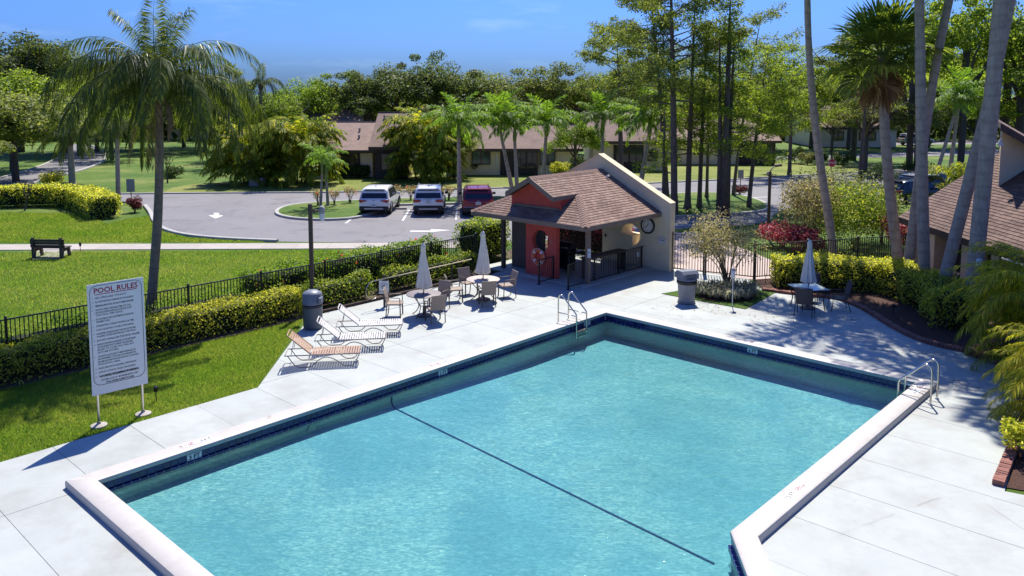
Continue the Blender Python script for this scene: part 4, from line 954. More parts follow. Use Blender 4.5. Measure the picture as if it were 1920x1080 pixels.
# beds: soil, mulch and borders
fill([[W(-19, -8.25).to_2d(), W(2.2, -8.25).to_2d(), W(2.2, -7.05).to_2d(), W(-6.5, -7.05).to_2d(), W(-7.2, -6.85).to_2d(), W(-19, -6.85).to_2d()]], -.012, 'planting_bed', 'soil')
fill([[W(-8, -8.6).to_2d(), W(9.2, -8.6).to_2d(), W(9.2, -9.9).to_2d(), W(-8, -9.8).to_2d()]], -.016, 'planting_bed', 'soil')
fill([[p for p in bed_edge] + [Vector((15.3, 23.0)), Vector((16.8, 25)), Vector((16.8, 33.0)), Vector((9.3, 31.0))]], -.010, 'planting_bed', 'mulch')
fill([[Vector((12.95, 21.0)), Vector((11.45, 17.6)), Vector((8.95, 14.4)), Vector((12, 13)), Vector((16.5, 20)), Vector((15.3, 23)), bed_edge[-1]]], -.011, 'planting_bed', 'mulch')
fill([island], .016, 'grass_island', 'lawn', thick=.02)
fill([smooth_loop([at(*p).to_2d() for p in [(1300, 560), (1320, 545), (1360, 537), (1420, 545), (1418, 562), (1370, 570)]], 2)], .022, 'planting_bed', 'mulch')
mat('timber', (.05, .033, .024), .9, .3, 5, .3, 20)
def border_timbers(a, b, ln=2.4):
    a, b = Vector(a), Vector(b); d = b - a; n = max(1, round(d.length / ln)); g = d.length / n; d.normalize()
    t = thing('timber_border', 'dark timber border along the bed beside the patio tables', 'border', a, math.atan2(d.y, d.x))
    for i in range(n): MB().bevbox((g * (i + .5), 0, .03), (g - .02, .10, .13), .012).build('timber', 'timber', t)
border_timbers(W(-6.35, -7.02), W(2.1, -7.02))
# brick edging, brick by brick
mat('brick', (.23, .095, .07), .85, .2, 9, .4, 60, rnd=.25)
bk_ = thing('brick_edging', 'curved brick edging along the mulch bed below the golden hedge', 'edging', v3(bed_edge[0], 0))
bme = MB().bevbox((0, 0, 0), (.092, .20, .13), .008).mesh('brick', 'brick')
def run_bricks(path, step=.10):
    path = [Vector(p) for p in path]; carry = 0
    for a, b in zip(path, path[1:]):
        d = b - a; ln = d.length; d /= ln; k = carry
        while k < ln: p = a + d * k; obj('brick', bme, bk_, v3(p - bed_edge[0], .035 + RND.uniform(-.008, .008)), (RND.uniform(-.05, .05), 0, math.atan2(d.y, d.x) + RND.uniform(-.05, .05))); k += step
        carry = k - ln
run_bricks(bed_edge); run_bricks([Vector((12.55, 22.0)), Vector((12.9, 20.9)), Vector((11.4, 17.6)), Vector((8.9, 14.4))])

# ------------------------------------------------------------------ pool rules sign
pr, pq = at(270, 778), at(187, 800)
ax = (pr - pq); wdt = ax.length; ax.normalize(); sg = thing('pool_rules_sign', 'large white pool rules board on two steel posts at the lawn edge', 'sign', (pr + pq) / 2, math.atan2(ax.y, ax.x))
for x in (-wdt / 2, wdt / 2):
    MB().cyl((x, .04, -.02), (x, .04, 3.0), .032, .032, 12).build('post', 'steel', sg, 40)
    MB().lathe([(.17, 0), (.17, .03), (.10, .05), (.045, .06), (.04, .10)], (x, .04, 0), 18).build('base_disc', 'walk', sg, 40)
bw, bh, bz = 1.16, 2.42, .70
bd = MB().bevbox((0, 0, bz + bh / 2), (bw, .012, bh), .004).build('board', 'white_plastic', sg)
bl_ = []
for cx, cz, a0 in ((bw / 2 - .20, bz + bh - .19, 0), (-bw / 2 + .20, bz + bh - .19, 90), (-bw / 2 + .20, bz + .36, 180), (bw / 2 - .20, bz + .36, 270)):
    for k in range(7): a = R(a0 + 15 * k); bl_.append(Vector((cx + .15 * math.cos(a), -.008, cz + .15 * math.sin(a))))
MB().tube(bl_, .005, 4, True, True).build('border_line', 'black_ink', bd)
def put(txt, x, z, s, m='black_ink', al='LEFT', b=0.0, sx=1.0): return obj('lettering', text_mesh(txt, s, m, al, b, .0006, sx), bd, (x, -.0075, z), (R(90), 0, 0))
put('POOL RULES', 0, bz + bh - .205, .16, 'red_ink', 'CENTER', .004); MB().box((0, -.008, bz + bh - .235), (.86, .004, .012)).build('underline', 'red_ink', bd)
RULES = [(1, ['NO LIFEGUARD ON DUTY']), (2, ['ALL GUESTS MUST BE ACCOMPANIED BY A HOA RESIDENT']), (3, ['PERSONS USING POOL DO SO AT THEIR OWN RISK']),
 (4, ['NO FOOD, DRINKS, BREAKABLE ITEMS, PETS, TOYS,', 'BICYCLES, ROLLER BLADES, BALL PLAYING IN OR ON', 'THE POOL WET DECK']), (5, ['NO FLOATS/RAFTS, INFLATABLE ITEMS/POOL NOODLES ARE', 'PERMITTED']),
 (6, ['PROPER BATHING ATTIRE MUST BE WORN AT ALL TIMES']), (7, ['DO NOT USE THE POOL IF YOU ARE ILL WITH DIARRHEA']), (8, ['INCONTINENT INDIVIDUALS MUST WEAR PROTECTIVE SWIM', 'DIAPERS WHEN ENTERING THE POOL']), (9, ['DO NOT SWALLOW THE POOL WATER']),
 (10, ['PERSONS PLAYING MUSIC ARE REQUIRED TO USE HEADPHONES', 'CELL PHONES MUST BE SET TO VIBRATE. VOICE LEVELS MUST', 'BE KEPT TO A LEVEL THAT WILL NOT', 'DISTURB OTHERS']), (11, ['ASSOCIATION HAS THE RIGHT TO REMOVE INDIVIDUALS FOR', 'ANY INFRINGEMENT OF THE RULES OR ANY BEHAVIOR THAT', 'BECOMES AN ANNOYANCE OR NUISANCE TO ANYONE IN', 'POOL/POOL AREA']),
 (12, ['PERSONS USING SUNTAN OILS/LOTIONS, COVER FURNITURE']), (13, ['DEPOSIT LITTER IN TRASH CONTAINERS']), (14, ['DO NOT USE WATER RESCUE EQUIPMENT EXCEPT IN EMERGENCY'])]
z = bz + bh - .325
for n_, ls in RULES:
    put(str(n_), -bw / 2 + .095, z, .05, 'grey_ink', 'CENTER'); MB().box((-bw / 2 + .095, -.0068, z + .016), (.066, .001, .056)).box((-bw / 2 + .095, -.0072, z + .016), (.058, .001, .048)).build('number_box', 'grey_ink', bd) if False else None
    for l_ in ls:
        s0 = .054; wd_ = len(l_) * s0 * .66; put(l_, -bw / 2 + .15, z, s0, 'black_ink', 'LEFT', .0012 if n_ in (3, 9) else .0004, min(1.0, .93 / wd_)); z -= .0585
    z -= .028
put('NO DIVING, NO JUMPING, NO RUNNING', 0, bz + .375, .06, 'black_ink', 'CENTER', .0022, .72); put('BATHING LOAD: 30   MAXIMUM DEPTH: 6 FEET', 0, bz + .295, .055, 'black_ink', 'CENTER', .0004, .66); put('POOL HOURS: DAWN TO DUSK', 0, bz + .228, .055, 'black_ink', 'CENTER', .002, .72)
# stake light in the grass behind the sign
def stake_light(label, p, h=.34):
    o = thing('stake_light', label, 'garden light', p); MB().cyl((0, 0, -.03), (0, 0, h * .7), .012).build('stake', 'black_metal', o); MB().lathe([(.03, h * .65), (.05, h * .72), (.05, h), (.03, h * 1.06)], n=12).build('lamp_head', 'black_metal', o, 40)
stake_light('small black stake light in the lawn behind the rules board', at(293, 752)); stake_light('black stake light beside the concrete bench pad', at(151, 473), .42); stake_light('small stake light in the mulch below the golden hedge', at(1675, 588), .3)

# ------------------------------------------------------------------ loungers
mat('strap_white', (.56, .53, .49), .5, .05, 4); mat('strap_tan', (.40, .25, .15), .5, .08, 4); mat('frame_taupe', (.30, .25, .21), .4, .1, 6)
def lounger(label, p, rz, strap, group=None):
    o = thing('sun_lounger', label, 'sun lounger', p, rz, group); hw = .30; sz = .36; L0, xb = .98, -.28
    ba = R(41); bx, bz_ = xb - .78 * math.cos(ba), sz + .78 * math.sin(ba)
    for s_ in (-1, 1):
        MB().tube([(xb - .66, s_ * hw, sz - .03), (xb, s_ * hw, sz - .03), (L0, s_ * hw, sz - .03)], .014, 8).build('side_rail', 'frame_taupe', o, 1)
        MB().tube(smooth_path([(-.86, s_ * hw, sz - .04), (-.66, s_ * hw, .02), (-.42, s_ * hw, .014), (-.25, s_ * hw, .02), (-.12, s_ * hw, .16), (.04, s_ * hw, .26), (.22, s_ * hw, .26), (.42, s_ * hw, .15), (.56, s_ * hw, .02), (.72, s_ * hw, .014), (.84, s_ * hw, .03), (L0, s_ * hw, sz - .04)], 2), .013, 7).build('leg', 'frame_taupe', o, 1)
    MB().tube([(L0, -hw, sz - .03), (L0 + .02, 0, sz - .03), (L0, hw, sz - .03)], .014, 8).build('foot_rail', 'frame_taupe', o, 1)
    MB().tube([(xb - .66, -hw, sz - .03), (xb - .66, hw, sz - .03)], .012, 8).build('cross_rail', 'frame_taupe', o, 1)
    fr_ = [(xb, -hw, sz)] + [(xb + (bx - xb) * .94, -hw, sz + (bz_ - sz) * .94), (bx, -hw + .05, bz_), (bx, hw - .05, bz_), (xb + (bx - xb) * .94, hw, sz + (bz_ - sz) * .94)] + [(xb, hw, sz)]
    MB().tube(fr_, .016, 8).build('back_frame', strap, o, 1)
    MB().tube([(xb - .5, -hw + .05, sz - .03), (xb - .42, -hw + .05, sz + .34)], .009, 6).tube([(xb - .5, hw - .05, sz - .03), (xb - .42, hw - .05, sz + .34)], .009, 6).build('back_prop', 'frame_taupe', o, 1)
    me = MB().bevbox((0, 0, 0), (.046, 2 * hw + .03, .012), .003).mesh('strap', strap)
    for i in range(19): obj('strap', me, o, (xb + .04 + i * .066, 0, sz - .012))
    for i in range(12):
        t = (.05 + i * .058); obj('strap', me, o, (xb - t * math.cos(ba), 0, sz + t * math.sin(ba)), (0, ba, 0))
    return o
lounger('tan strap sun lounger at the corner of the pool lawn', (-5.02, 21.2, 0), R(7), 'strap_tan')
lounger('white strap sun lounger between the tan lounger and another white one', (-4.55, 22.5, 0), R(7), 'strap_white')
lounger('white strap sun lounger beside the dark trash can', (-4.25, 23.85, 0), R(7), 'strap_white')

# ------------------------------------------------------------------ patio sets
mat('wicker', (.30, .235, .185), .7, .18, 60, .5, 130); mat('leg_brown', (.10, .075, .06), .45, .1, 6); mat('table_mesh', (.20, .17, .155), .6, .2, 40); mat('table_top', (.46, .38, .32), .6, .1, 12)
mat('canvas', (.74, .67, .56), .9, .08, 3, .3, 14); mat('glass_top', (.46, .55, .55), .1, .05, 3, spec=.6); mat('dark_alu', (.045, .036, .032), .4, .15, 6); mat('sling', (.085, .068, .062), .75, .2, 50)
def wicker_chair(label, p, ang, group, name='patio_chair'):
    # faces +x before turning
    o = thing(name, label, 'chair', p, ang, group)
    st = [[Vector((x, y, z)) for x, y, z in ((-.24, -w, .40), (-.24, w, .40), (-.29, w, .66), (-.36, w + .01, .90), (-.33, w + .01, .905), (-.26, w, .66), (-.20, w, .42), (-.20, -w, .42), (-.26, -w, .66), (-.33, -w - .01, .905), (-.36, -w - .01, .90), (-.29, -w, .66))] for w in (.245,)]
    bk = MB()
    prof_ = [(-.235, .40), (-.275, .58), (-.31, .75), (-.355, .90)]
    for (x0, z0), (x1, z1) in zip(prof_, prof_[1:]):
        for dx in (0, .022): bk.add([(x0 + dx, -.25, z0), (x0 + dx, .25, z0), (x1 + dx, .25, z1), (x1 + dx, -.25, z1)], [(0, 1, 2, 3)] if dx else [(3, 2, 1, 0)])
    for y in (-.25, .25): bk.add([(a, y, b) for a, b in prof_] + [(a + .022, y, b) for a, b in prof_[::-1]], [tuple(range(8))])
    bk.add([(-.355, -.25, .9), (-.355, .25, .9), (-.333, .25, .9), (-.333, -.25, .9)], [(0, 1, 2, 3)]); bk.build('backrest', 'wicker', o)
    MB().bevbox((0, 0, .425), (.48, .50, .05), .015).build('seat', 'wicker', o)
    for sy in (-1, 1):
        MB().tube([(.21, sy * .255, 0), (.20, sy * .26, .40), (.19, sy * .265, .63), (.15, sy * .265, .65), (-.20, sy * .265, .66), (-.30, sy * .25, .67)], .015, 7).build('arm', 'leg_brown', o, 1)
        MB().cyl((.20, sy * .24, 0), (.19, sy * .235, .42), .016, .018, 8).build('leg', 'leg_brown', o, 40); MB().cyl((-.27, sy * .23, 0), (-.22, sy * .235, .42), .016, .018, 8).build('leg', 'leg_brown', o, 40)
    return o
def umbrella(label, p, h=2.45, scale=1.0):
    o = thing('closed_umbrella', label, 'umbrella', p, RND.uniform(0, 1)); MB().cyl((0, 0, .02), (0, 0, h), .019, .019, 10).build('pole', 'leg_brown', o, 40)
    MB().lathe([(.25, 0), (.25, .03), (.20, .055), (.05, .07), (.035, .30), (.02, .30)], n=24).build('base', 'leg_brown', o, 40)
    n = 48; rings = []
    for k, (z, r, am) in enumerate(((h * .385, .205, .30), (h * .40, .215, .28), (h * .47, .195, .24), (h * .60, .155, .22), (h * .74, .115, .2), (h * .86, .075, .15), (h * .93, .075, .1), (h * .935, .085, .18), (h * .97, .055, .1), (h * 1.0, .02, 0))):
        rings.append([Vector((r * (1 + am * math.cos(8 * 2 * math.pi * i / n + k * .13) + .08 * math.sin(3 * 2 * math.pi * i / n + k)) * math.cos(2 * math.pi * i / n), r * (1 + am * math.cos(8 * 2 * math.pi * i / n + k * .13) + .08 * math.sin(3 * 2 * math.pi * i / n + k)) * math.sin(2 * math.pi * i / n), z + (.03 * math.cos(8 * 2 * math.pi * i / n) if k == 0 else 0))) for i in range(n)])
    MB().loft(rings).build('canopy', 'canvas', o, 1); MB().lathe([(.02, h), (.03, h + .03), (.012, h + .07)], n=10).build('finial', 'leg_brown', o, 40)
    return o
def round_table(label, p, top, r=.56):
    o = thing('round_table', label, 'table', p, RND.uniform(0, 1)); MB().lathe([(r - .02, .70), (r, .705), (r, .725), (r - .015, .735), (.03, .735)], n=40).build('table_top', top, o, 40)
    for k in range(4):
        a = R(45 + 90 * k); cc, ss = math.cos(a), math.sin(a); MB().tube(smooth_path([(cc * .40, ss * .40, .70), (cc * .36, ss * .36, .55), (cc * .16, ss * .16, .36), (cc * .28, ss * .28, .12), (cc * .44, ss * .44, .015)], 2), .015, 7).build('leg', 'leg_brown', o, 1)
    MB().torus((0, 0, .36), .17, .012, 24, 6).build('brace_ring', 'leg_brown', o, 1)
    return o
t1p, t2p, t3p = at(795, 592), at(906, 562), at(1514, 578)
round_table('round dark mesh patio table next to the no diving sign', t1p, 'table_mesh'); round_table('round tan patio table nearest the red pavilion wall', t2p, 'table_top', .58)
umbrella('closed cream umbrella standing in the dark mesh table', t1p, 2.38); umbrella('closed cream umbrella standing in the tan table by the pavilion', t2p, 2.42)
GC1, GC2 = 'wicker chairs at the dark mesh table', 'wicker chairs at the tan table'
for dx, dy, lab in ((-.92, -.02, 'brown wicker chair side on at the dark mesh table, back to the hedge corner'), (.42, .80, 'brown wicker chair on the hedge side of the dark mesh table'), (.42, -.62, 'brown wicker chair on the pool side of the dark mesh table')):
    p = t1p + Vector((dx, dy, 0)); wicker_chair(lab, p, math.atan2(-dy, -dx) + RND.uniform(-.12, .12), GC1)
for dx, dy, lab in ((-.95, -.16, 'tan wicker chair on the side of the tan table towards the other table'), (-.55, .80, 'tan wicker chair between the tan table and the hedge'), (.80, .42, 'tan wicker chair on the pavilion side of the tan table'), (.17, -.72, 'tan wicker chair on the pool side of the tan table')):
    p = t2p + Vector((dx, dy, 0)); wicker_chair(lab, p, math.atan2(-dy, -dx) + RND.uniform(-.12, .12), GC2)
st = thing('square_table', 'square glass patio table with dark legs by the palm hedge', 'table', t3p, R(8))
MB().bevbox((0, 0, .72), (.98, .98, .012), .004).build('glass_top', 'glass_top', st)
MB().tube([(-.49, -.49, .70), (.49, -.49, .70), (.49, .49, .70), (-.49, .49, .70)], .018, 6, True, True).build('rim', 'dark_alu', st)
for sx in (-1, 1):
    for sy in (-1, 1): MB().tube(smooth_path([(sx * .46, sy * .46, .70), (sx * .34, sy * .34, .4), (sx * .40, sy * .40, .01)], 2), .018, 7).build('leg', 'dark_alu', st, 1)
umbrella('closed cream umbrella standing in the square glass table', t3p, 2.32)
def sling_chair(label, p, ang, group, name='sling_chair', w=.27):
    o = thing(name, label, 'chair', p, ang, group)
    MB().bevbox((0, 0, .40), (.48, 2 * w - .04, .035), .012).build('seat', 'sling', o)
    MB().bevbox((-.29, 0, .68), (.03, 2 * w - .04, .52), .012, (0, R(-14), 0)).build('backrest', 'sling', o)
    for s_ in (-1, 1):
        MB().tube(smooth_path([(.27, s_ * w, 0), (.22, s_ * w, .30), (.24, s_ * w, .56), (.18, s_ * w, .61), (-.12, s_ * w, .60), (-.30, s_ * w, .62)], 2), .014, 7).build('arm', 'dark_alu', o, 1)
        MB().tube(smooth_path([(.25, s_ * w, .40), (-.2, s_ * w, .40), (-.27, s_ * w, .55), (-.37, s_ * w, .95)], 1), .014, 7).build('side_rail', 'dark_alu', o, 1)
        MB().tube([(-.20, s_ * w, .40), (-.34, s_ * w, .01)], .014, 7).build('leg', 'dark_alu', o, 1)
    MB().tube([(-.37, -w, .95), (-.385, 0, .965), (-.37, w, .95)], .014, 7).build('top_rail', 'dark_alu', o, 1); return o
for dx, dy, lab in ((-.38, -.80, 'dark sling chair on the pool side of the square glass table'), (.95, -.16, 'dark sling chair on the side of the square glass table towards the mulch bed'), (.42, .95, 'dark sling chair between the square glass table and the golden hedge')):
    sling_chair(lab, t3p + Vector((dx, dy, 0)), math.atan2(-dy, -dx) + RND.uniform(-.1, .1), 'dark chairs at the square glass table')

# ------------------------------------------------------------------ bins, ladders, posts, signs
mat('bin_blue', (.085, .10, .125), .45, .1, 4, spec=.4); mat('bin_grey', (.26, .25, .25), .55, .15, 3); mat('bin_lid', (.16, .175, .21), .45, .1, 4); mat('bag_black', (.01, .01, .011), .3)
b1 = at(587, 615); o = thing('trash_can', 'dark blue grey trash can with domed lid beside the loungers', 'trash can', b1)
MB().lathe([(.24, .005), (.285, .03), (.30, .70), (.31, .72), (.02, .72)], n=28).build('drum', 'bin_blue', o, 40)
MB().lathe([(.305, .68), (.305, .76), (.29, .78), (.02, .78)], n=28).build('liner', 'bag_black', o, 40)
MB().lathe([(.31, .77), (.315, .80), (.30, .84), (.295, 1.06), (.28, 1.10), (.16, 1.17), (.02, 1.19)], n=28).build('lid', 'bin_lid', o, 40); MB().bevbox((.27, -.10, .90), (.10, .34, .20), .03).build('flap', 'bin_lid', o)
b2 = at(1287, 567); o = thing('trash_can', 'grey round trash can with black liner band by the planted grass island', 'trash can', b2)
MB().lathe([(.26, .003), (.30, .02), (.31, .06), (.275, .08), (.31, .72), (.33, .74), (.02, .74)], n=28).build('drum', 'bin_grey', o, 40)
MB().lathe([(.325, .66), (.345, .69), (.345, .79), (.33, .81), (.02, .81)], n=28).build('liner', 'bag_black', o, 40)
MB().lathe([(.34, .80), (.345, .83), (.32, .86), (.02, .86)], n=28).build('lid_rim', 'bin_lid', o, 40); rg = []
rg = [[Vector((x, y_ * .26, z_)) for y_, z_ in ((-1, .86), (1, .86), (1, 1.02), (.6, 1.12), (-.6, 1.12), (-1, 1.02))] for x in (-.31, .31)]; MB().loft(rg).build('lid', 'bin_lid', o)
for s_ in (-1, 1): MB().bevbox((0, s_ * .265, .96), (.40, .015, .15), .005).build('flap', 'bin_blue', o)
o.rotation_euler = (0, 0, R(20))
def ladder(label, u, v, outdir):
    # outdir: unit vector pointing from the water to the deck
    o = thing('pool_ladder', label, 'pool ladder', W(u, v, 0)); d = Vector((outdir.x, outdir.y, 0)); s = Vector((-d.y, d.x, 0))
    for k in (-.25, .25):
        c = s * k
        MB().tube([c + d * x + Vector((0, 0, z)) for x, z in smooth_path([Vector((.62, 0)), Vector((.62, .35)), Vector((.62, .62)), Vector((.60, .88)), Vector((.46, .97)), Vector((.34, .86)), Vector((.10, .60)), Vector((-.08, .46)), Vector((-.13, .38)), Vector((-.13, .0)), Vector((-.13, -.45))], 2)] if False else
            [c + d * p.x + Vector((0, 0, p.y)) for p in smooth_path([Vector((.60, .0)), Vector((.60, .35)), Vector((.60, .66)), Vector((.59, .86)), Vector((.49, .95)), Vector((.38, .88)), Vector((.10, .60)), Vector((-.07, .46)), Vector((-.12, .40)), Vector((-.12, .10)), Vector((-.12, -.36))], 2)], .022, 10).build('rail', 'steel', o, 1)
        MB().tube([c + d * .60 + Vector((0, 0, .36)), c + d * -.11 + Vector((0, 0, .36))], .016, 8).build('cross_bar', 'steel', o, 1)
        MB().lathe([(.05, 0), (.05, .012), (.028, .03), (.024, .03)], c + d * .60, 14).build('escutcheon', 'steel', o, 40)
    for z in (-.12, -.28): MB().box(d * -.14 + Vector((0, 0, z)), (.10, .46, .03), (0, 0, math.atan2(d.y, d.x))).build('step', 'steel', o)
    return o
ladder('steel pool ladder near the corner that faces the pavilion', -1.42, 0.0, -V); ladder('steel pool ladder at the far right end of the pool', -.72, 9.33, V)
def lamp_post(label, p, h, head_dx, kind):
    o = thing('lamp_post', label, 'lamp post', p); MB().bevbox((0, 0, h / 2 - .02), (.125, .125, h), .01).build('pole', 'bronze', o); MB().box((0, 0, .02), (.26, .26, .05)).build('base_plate', 'bronze', o)
    s = 1 if head_dx > 0 else -1
    MB().tube([(s * .06, 0, h - .25), (s * .26, 0, h - .24)], .03, 8).build('arm', 'bronze', o, 1)
    if kind == 'lantern':
        MB().lathe([(.09, h - .34), (.10, h - .28), (.10, h - .16), (.06, h - .10), (.02, h - .08)], (s * .38, 0, 0), 14).build('lamp_cap', 'kerb', o, 40); MB().lathe([(.075, h - .58), (.095, h - .34)], (s * .38, 0, 0), 14).build('lens', 'white_plastic', o, 40)
    else:
        MB().tube([(0, 0, h - .02), (s * .12, 0, h + .16), (s * .24, 0, h + .24)], .03, 8).build('bracket', 'kerb', o, 1); MB().bevbox((s * .38, 0, h + .28), (.34, .22, .12), .03, (0, R(-10 * s), 0)).build('lamp_head', 'bronze', o); MB().lathe([(.05, 0), (.07, .05), (.05, .12)], (-s * .10, 0, h - .16), 10).build('photocell', 'kerb', o, 40)
    return o
lamp_post('brown square lamp post with grey lantern in the golden hedge', Vector((-6.58, 26.55, 0)), 3.55, 1, 'lantern'); lp_ = at(1440, 446)
lamp_post('brown square lamp post with flood light behind the red shrubs', lp_, 3.3, 1, 'flood')
ndp = Vector((-4.28, 26.95, 0)); nd = thing('no_diving_sign', 'white no diving sign on a dark post in the hedge bed', 'sign', ndp, R(-8))
MB().bevbox((0, .03, .50), (.07, .05, 1.15), .008).build('post', 'trim_dark', nd); bd2 = MB().bevbox((0, 0, .66), (.34, .012, .44), .004).build('board', 'white_plastic', nd)
obj('lettering', text_mesh('NO DIVING', .062, 'black_ink', 'CENTER', .0015, .0006, .95), bd2, (0, -.0075, .49), (R(90), 0, 0))
MB().torus((0, -.008, .71), .105, .010, 28, 5, Matrix(((1, 0, 0), (0, 0, -1), (0, 1, 0)))).box((0, -.008, .71), (.20, .004, .016), (0, R(45), 0)).build('ban_ring', 'grey_ink', bd2); MB().box((-.01, -.0075, .72), (.12, .003, .028), (0, R(-35), 0)).box((.04, -.0075, .68), (.07, .003, .02), (0, R(30), 0)).lathe([(.018, 0), (.018, .003)], (-.045, -.009, .685), 10, Matrix(((1, 0, 0), (0, 0, -1), (0, 1, 0)))).build('diver_symbol', 'black_ink', bd2)
# shepherd's crook on its two stands
h0, h1 = at(700, 527, .95), at(884, 486, 1.05); hk = thing('life_hook', 'long beige life hook pole resting over the hedge by the patio', 'life hook', v3(h0, 0)); q = h1 - v3(h0, 0); s0 = Vector((0, 0, .95))
mat('pole_beige', (.62, .52, .34), .45, .08, 5)
MB().tube([s0, q], .018, 8).build('pole', 'pole_beige', hk, 1)
dn = (q - s0).normalized(); MB().tube([s0] + [s0 - dn * (.30 * math.sin(t)) + Vector((0, 0, -.30 + .30 * math.cos(t))) for t in [R(k) for k in range(10, 215, 15)]], .011, 6).build('crook', 'steel', hk, 1)
for f in (.12, .78): p = s0 + (q - s0) * f; MB().bevbox((p.x, p.y + .03, p.z / 2), (.05, .05, p.z + .12), .008).build('stand', 'black_metal', hk)
sp_ = at(1373, 575); o = thing('marker_stake', 'thin white stake with grey box on top in the planted island', 'stake', sp_); MB().cyl((0, 0, -.02), (0, 0, 1.0), .014, .014, 8).build('rod', 'white_plastic', o); MB().bevbox((0, 0, 1.12), (.13, .09, .24), .02).build('box', 'white_plastic', o); MB().bevbox((0, 0, 1.27), (.12, .10, .07), .02).build('cap', 'bin_lid', o)
o = thing('deck_drain', 'small round drain cover in the deck before the planted island', 'drain', at(1374, 586, .004)); MB().lathe([(.11, 0), (.11, .006), (.02, .008)], n=18).build('cover', 'bin_lid', o)
# bench
mat('bench_wood', (.085, .06, .045), .8, .25, 6); bp_ = at(93, 483); be = thing('park_bench', 'dark plank bench with thick legs beside the path, seen from behind', 'bench', bp_, R(-3))
for k in range(3): MB().bevbox((0, -.10 - .01 * k, .52 + k * .125), (1.52, .04, .115), .008, (R(8), 0, 0)).build('back_slat', 'bench_wood', be)
for k in range(4): MB().bevbox((0, .02 + k * .12, .43), (1.5, .105, .045), .008).build('seat_slat', 'bench_wood', be)
for sx in (-1, 1):
    MB().loft([[Vector((sx * .62 + dx, y, z)) for y, z in ((-.20, 0), (-.06, 0), (0.0, .28), (.34, .28), (.40, 0), (.52, 0), (.44, .41), (-.02, .42), (-.10, .90), (-.19, .90))] for dx in (-.05, .05)]).build('leg', 'bench_wood', be)
# white sensor box on the palm trunk is added with the palms; road signs
def road_sign(name, label, p, h, w, hh, m, octa=False, rz=0):
    o = thing(name, label, 'sign', p, rz); MB().cyl((0, .03, -.03), (0, .03, h + hh / 2), .03, .03, 8).build('post', 'bronze', o)
    if octa:
        r_ = w / 2 / math.cos(R(22.5)); mx = Matrix(((1, 0, 0), (0, 0, -1), (0, 1, 0))); f = MB().lathe([(r_, 0), (r_, .01)], (0, 0, h), 8, mx @ Matrix.Rotation(R(22.5), 3, 'Z')).build('plate', 'paint_white', o); MB().lathe([(r_ * .92, 0), (r_ * .92, .004)], (0, -.011, h), 8, mx @ Matrix.Rotation(R(22.5), 3, 'Z')).build('red_field', m, f); obj('lettering', text_mesh('STOP', w * .36, 'paint_white', 'CENTER', .006), f, (0, -.017, h - w * .13), (R(90), 0, 0))
    else: MB().bevbox((0, 0, h), (w, .012, hh), .004).build('plate', m, o)
    return o
mat('stop_red', (.50, .015, .02), .5); mat('sign_back', (.30, .29, .26), .55, .1, 4)
road_sign('stop_sign', 'red octagonal stop sign at the far road junction', v3(atd(1559, 330, 57), 0), 2.2, .56, .56, 'stop_red', True)
road_sign('road_sign', 'bare grey back of a small road sign among the dark trunks', at(1388, 362), 1.35, .42, .58, 'sign_back', False, .1)
road_sign('road_sign', 'bare grey back of a road sign beside the burgundy bush', at(246, 376), 1.0, .55, .85, 'sign_back')
ub = at(480, 349); o = thing('utility_box', 'grey green utility box on the grass beside the golden palms', 'utility box', ub); MB().bevbox((0, .3, .28), (1.05, .7, .60), .03).build('cabinet', 'sign_back', o); MB().bevbox((0, .3, .60), (1.12, .76, .06), .02).build('lid', 'sign_back', o)
for px in (604, 704, 806, 900):
    pass
# ------------------------------------------------------------------ palms
leafmat('frond_queen', [(0, (.032, .05, .008)), (.5, (.065, .09, .015)), (1, (.12, .14, .03))], .40, .42, spec=.4)
leafmat('frond_fresh', [(0, (.05, .10, .012)), (.5, (.10, .18, .02)), (1, (.20, .28, .04))], .45, .5, spec=.25)
leafmat('frond_areca', [(0, (.08, .11, .012)), (.4, (.22, .24, .018)), (.75, (.44, .38, .03)), (1, (.62, .46, .07))], .5, .5, spec=.25)
leafmat('frond_areca_far', [(0, (.045, .075, .010)), (.5, (.11, .15, .014)), (.82, (.25, .26, .02)), (1, (.46, .37, .03))], .45, .55, spec=.18)
leafmat('frond_fan', [(0, (.06, .085, .014)), (.6, (.12, .16, .026)), (1, (.20, .24, .045))], .45, .45, spec=.35)
leafmat('frond_dead', [(0, (.12, .07, .03)), (.6, (.22, .14, .07)), (1, (.32, .22, .12))], .25, .7, tboost=(1.1, .9, .6))
def bark(name, a, b, rings=0, bump=.5, sc=6):
    m, nt, bs, out = _new(name); col = _ramp(nt, _noise(nt, sc, 7, .7, stretch=(1, 1, .35)), [(.3, a), (.7, b)])
    if rings:
        w_ = nt.nodes.new('ShaderNodeTexWave'); w_.bands_direction = 'Z'; w_.inputs['Scale'].default_value = rings; w_.inputs['Distortion'].default_value = 5; t = nt.nodes.new('ShaderNodeTexCoord'); nt.links.new(t.outputs['Object'], w_.inputs['Vector'])
        col = _mix(nt, _ramp(nt, w_.outputs['Fac'], [(0, (0, 0, 0)), (.3, (1, 1, 1))]), _mix(nt, 1.0, col, (.84, .83, .82), 'MULTIPLY'), col)
    sp = _ramp(nt, _noise(nt, 22, 4, .8), [(.55, (0, 0, 0)), (.68, (1, 1, 1))]); col = _mix(nt, sp, col, _mix(nt, 1.0, col, (1.45, 1.42, 1.38), 'MULTIPLY'))
    nt.links.new(col, bs.inputs['Base Color']); bs.inputs['Roughness'].default_value = .9; _bump(nt, bs, _noise(nt, 18, 5, .7, stretch=(1, 1, .4)), bump, .03)
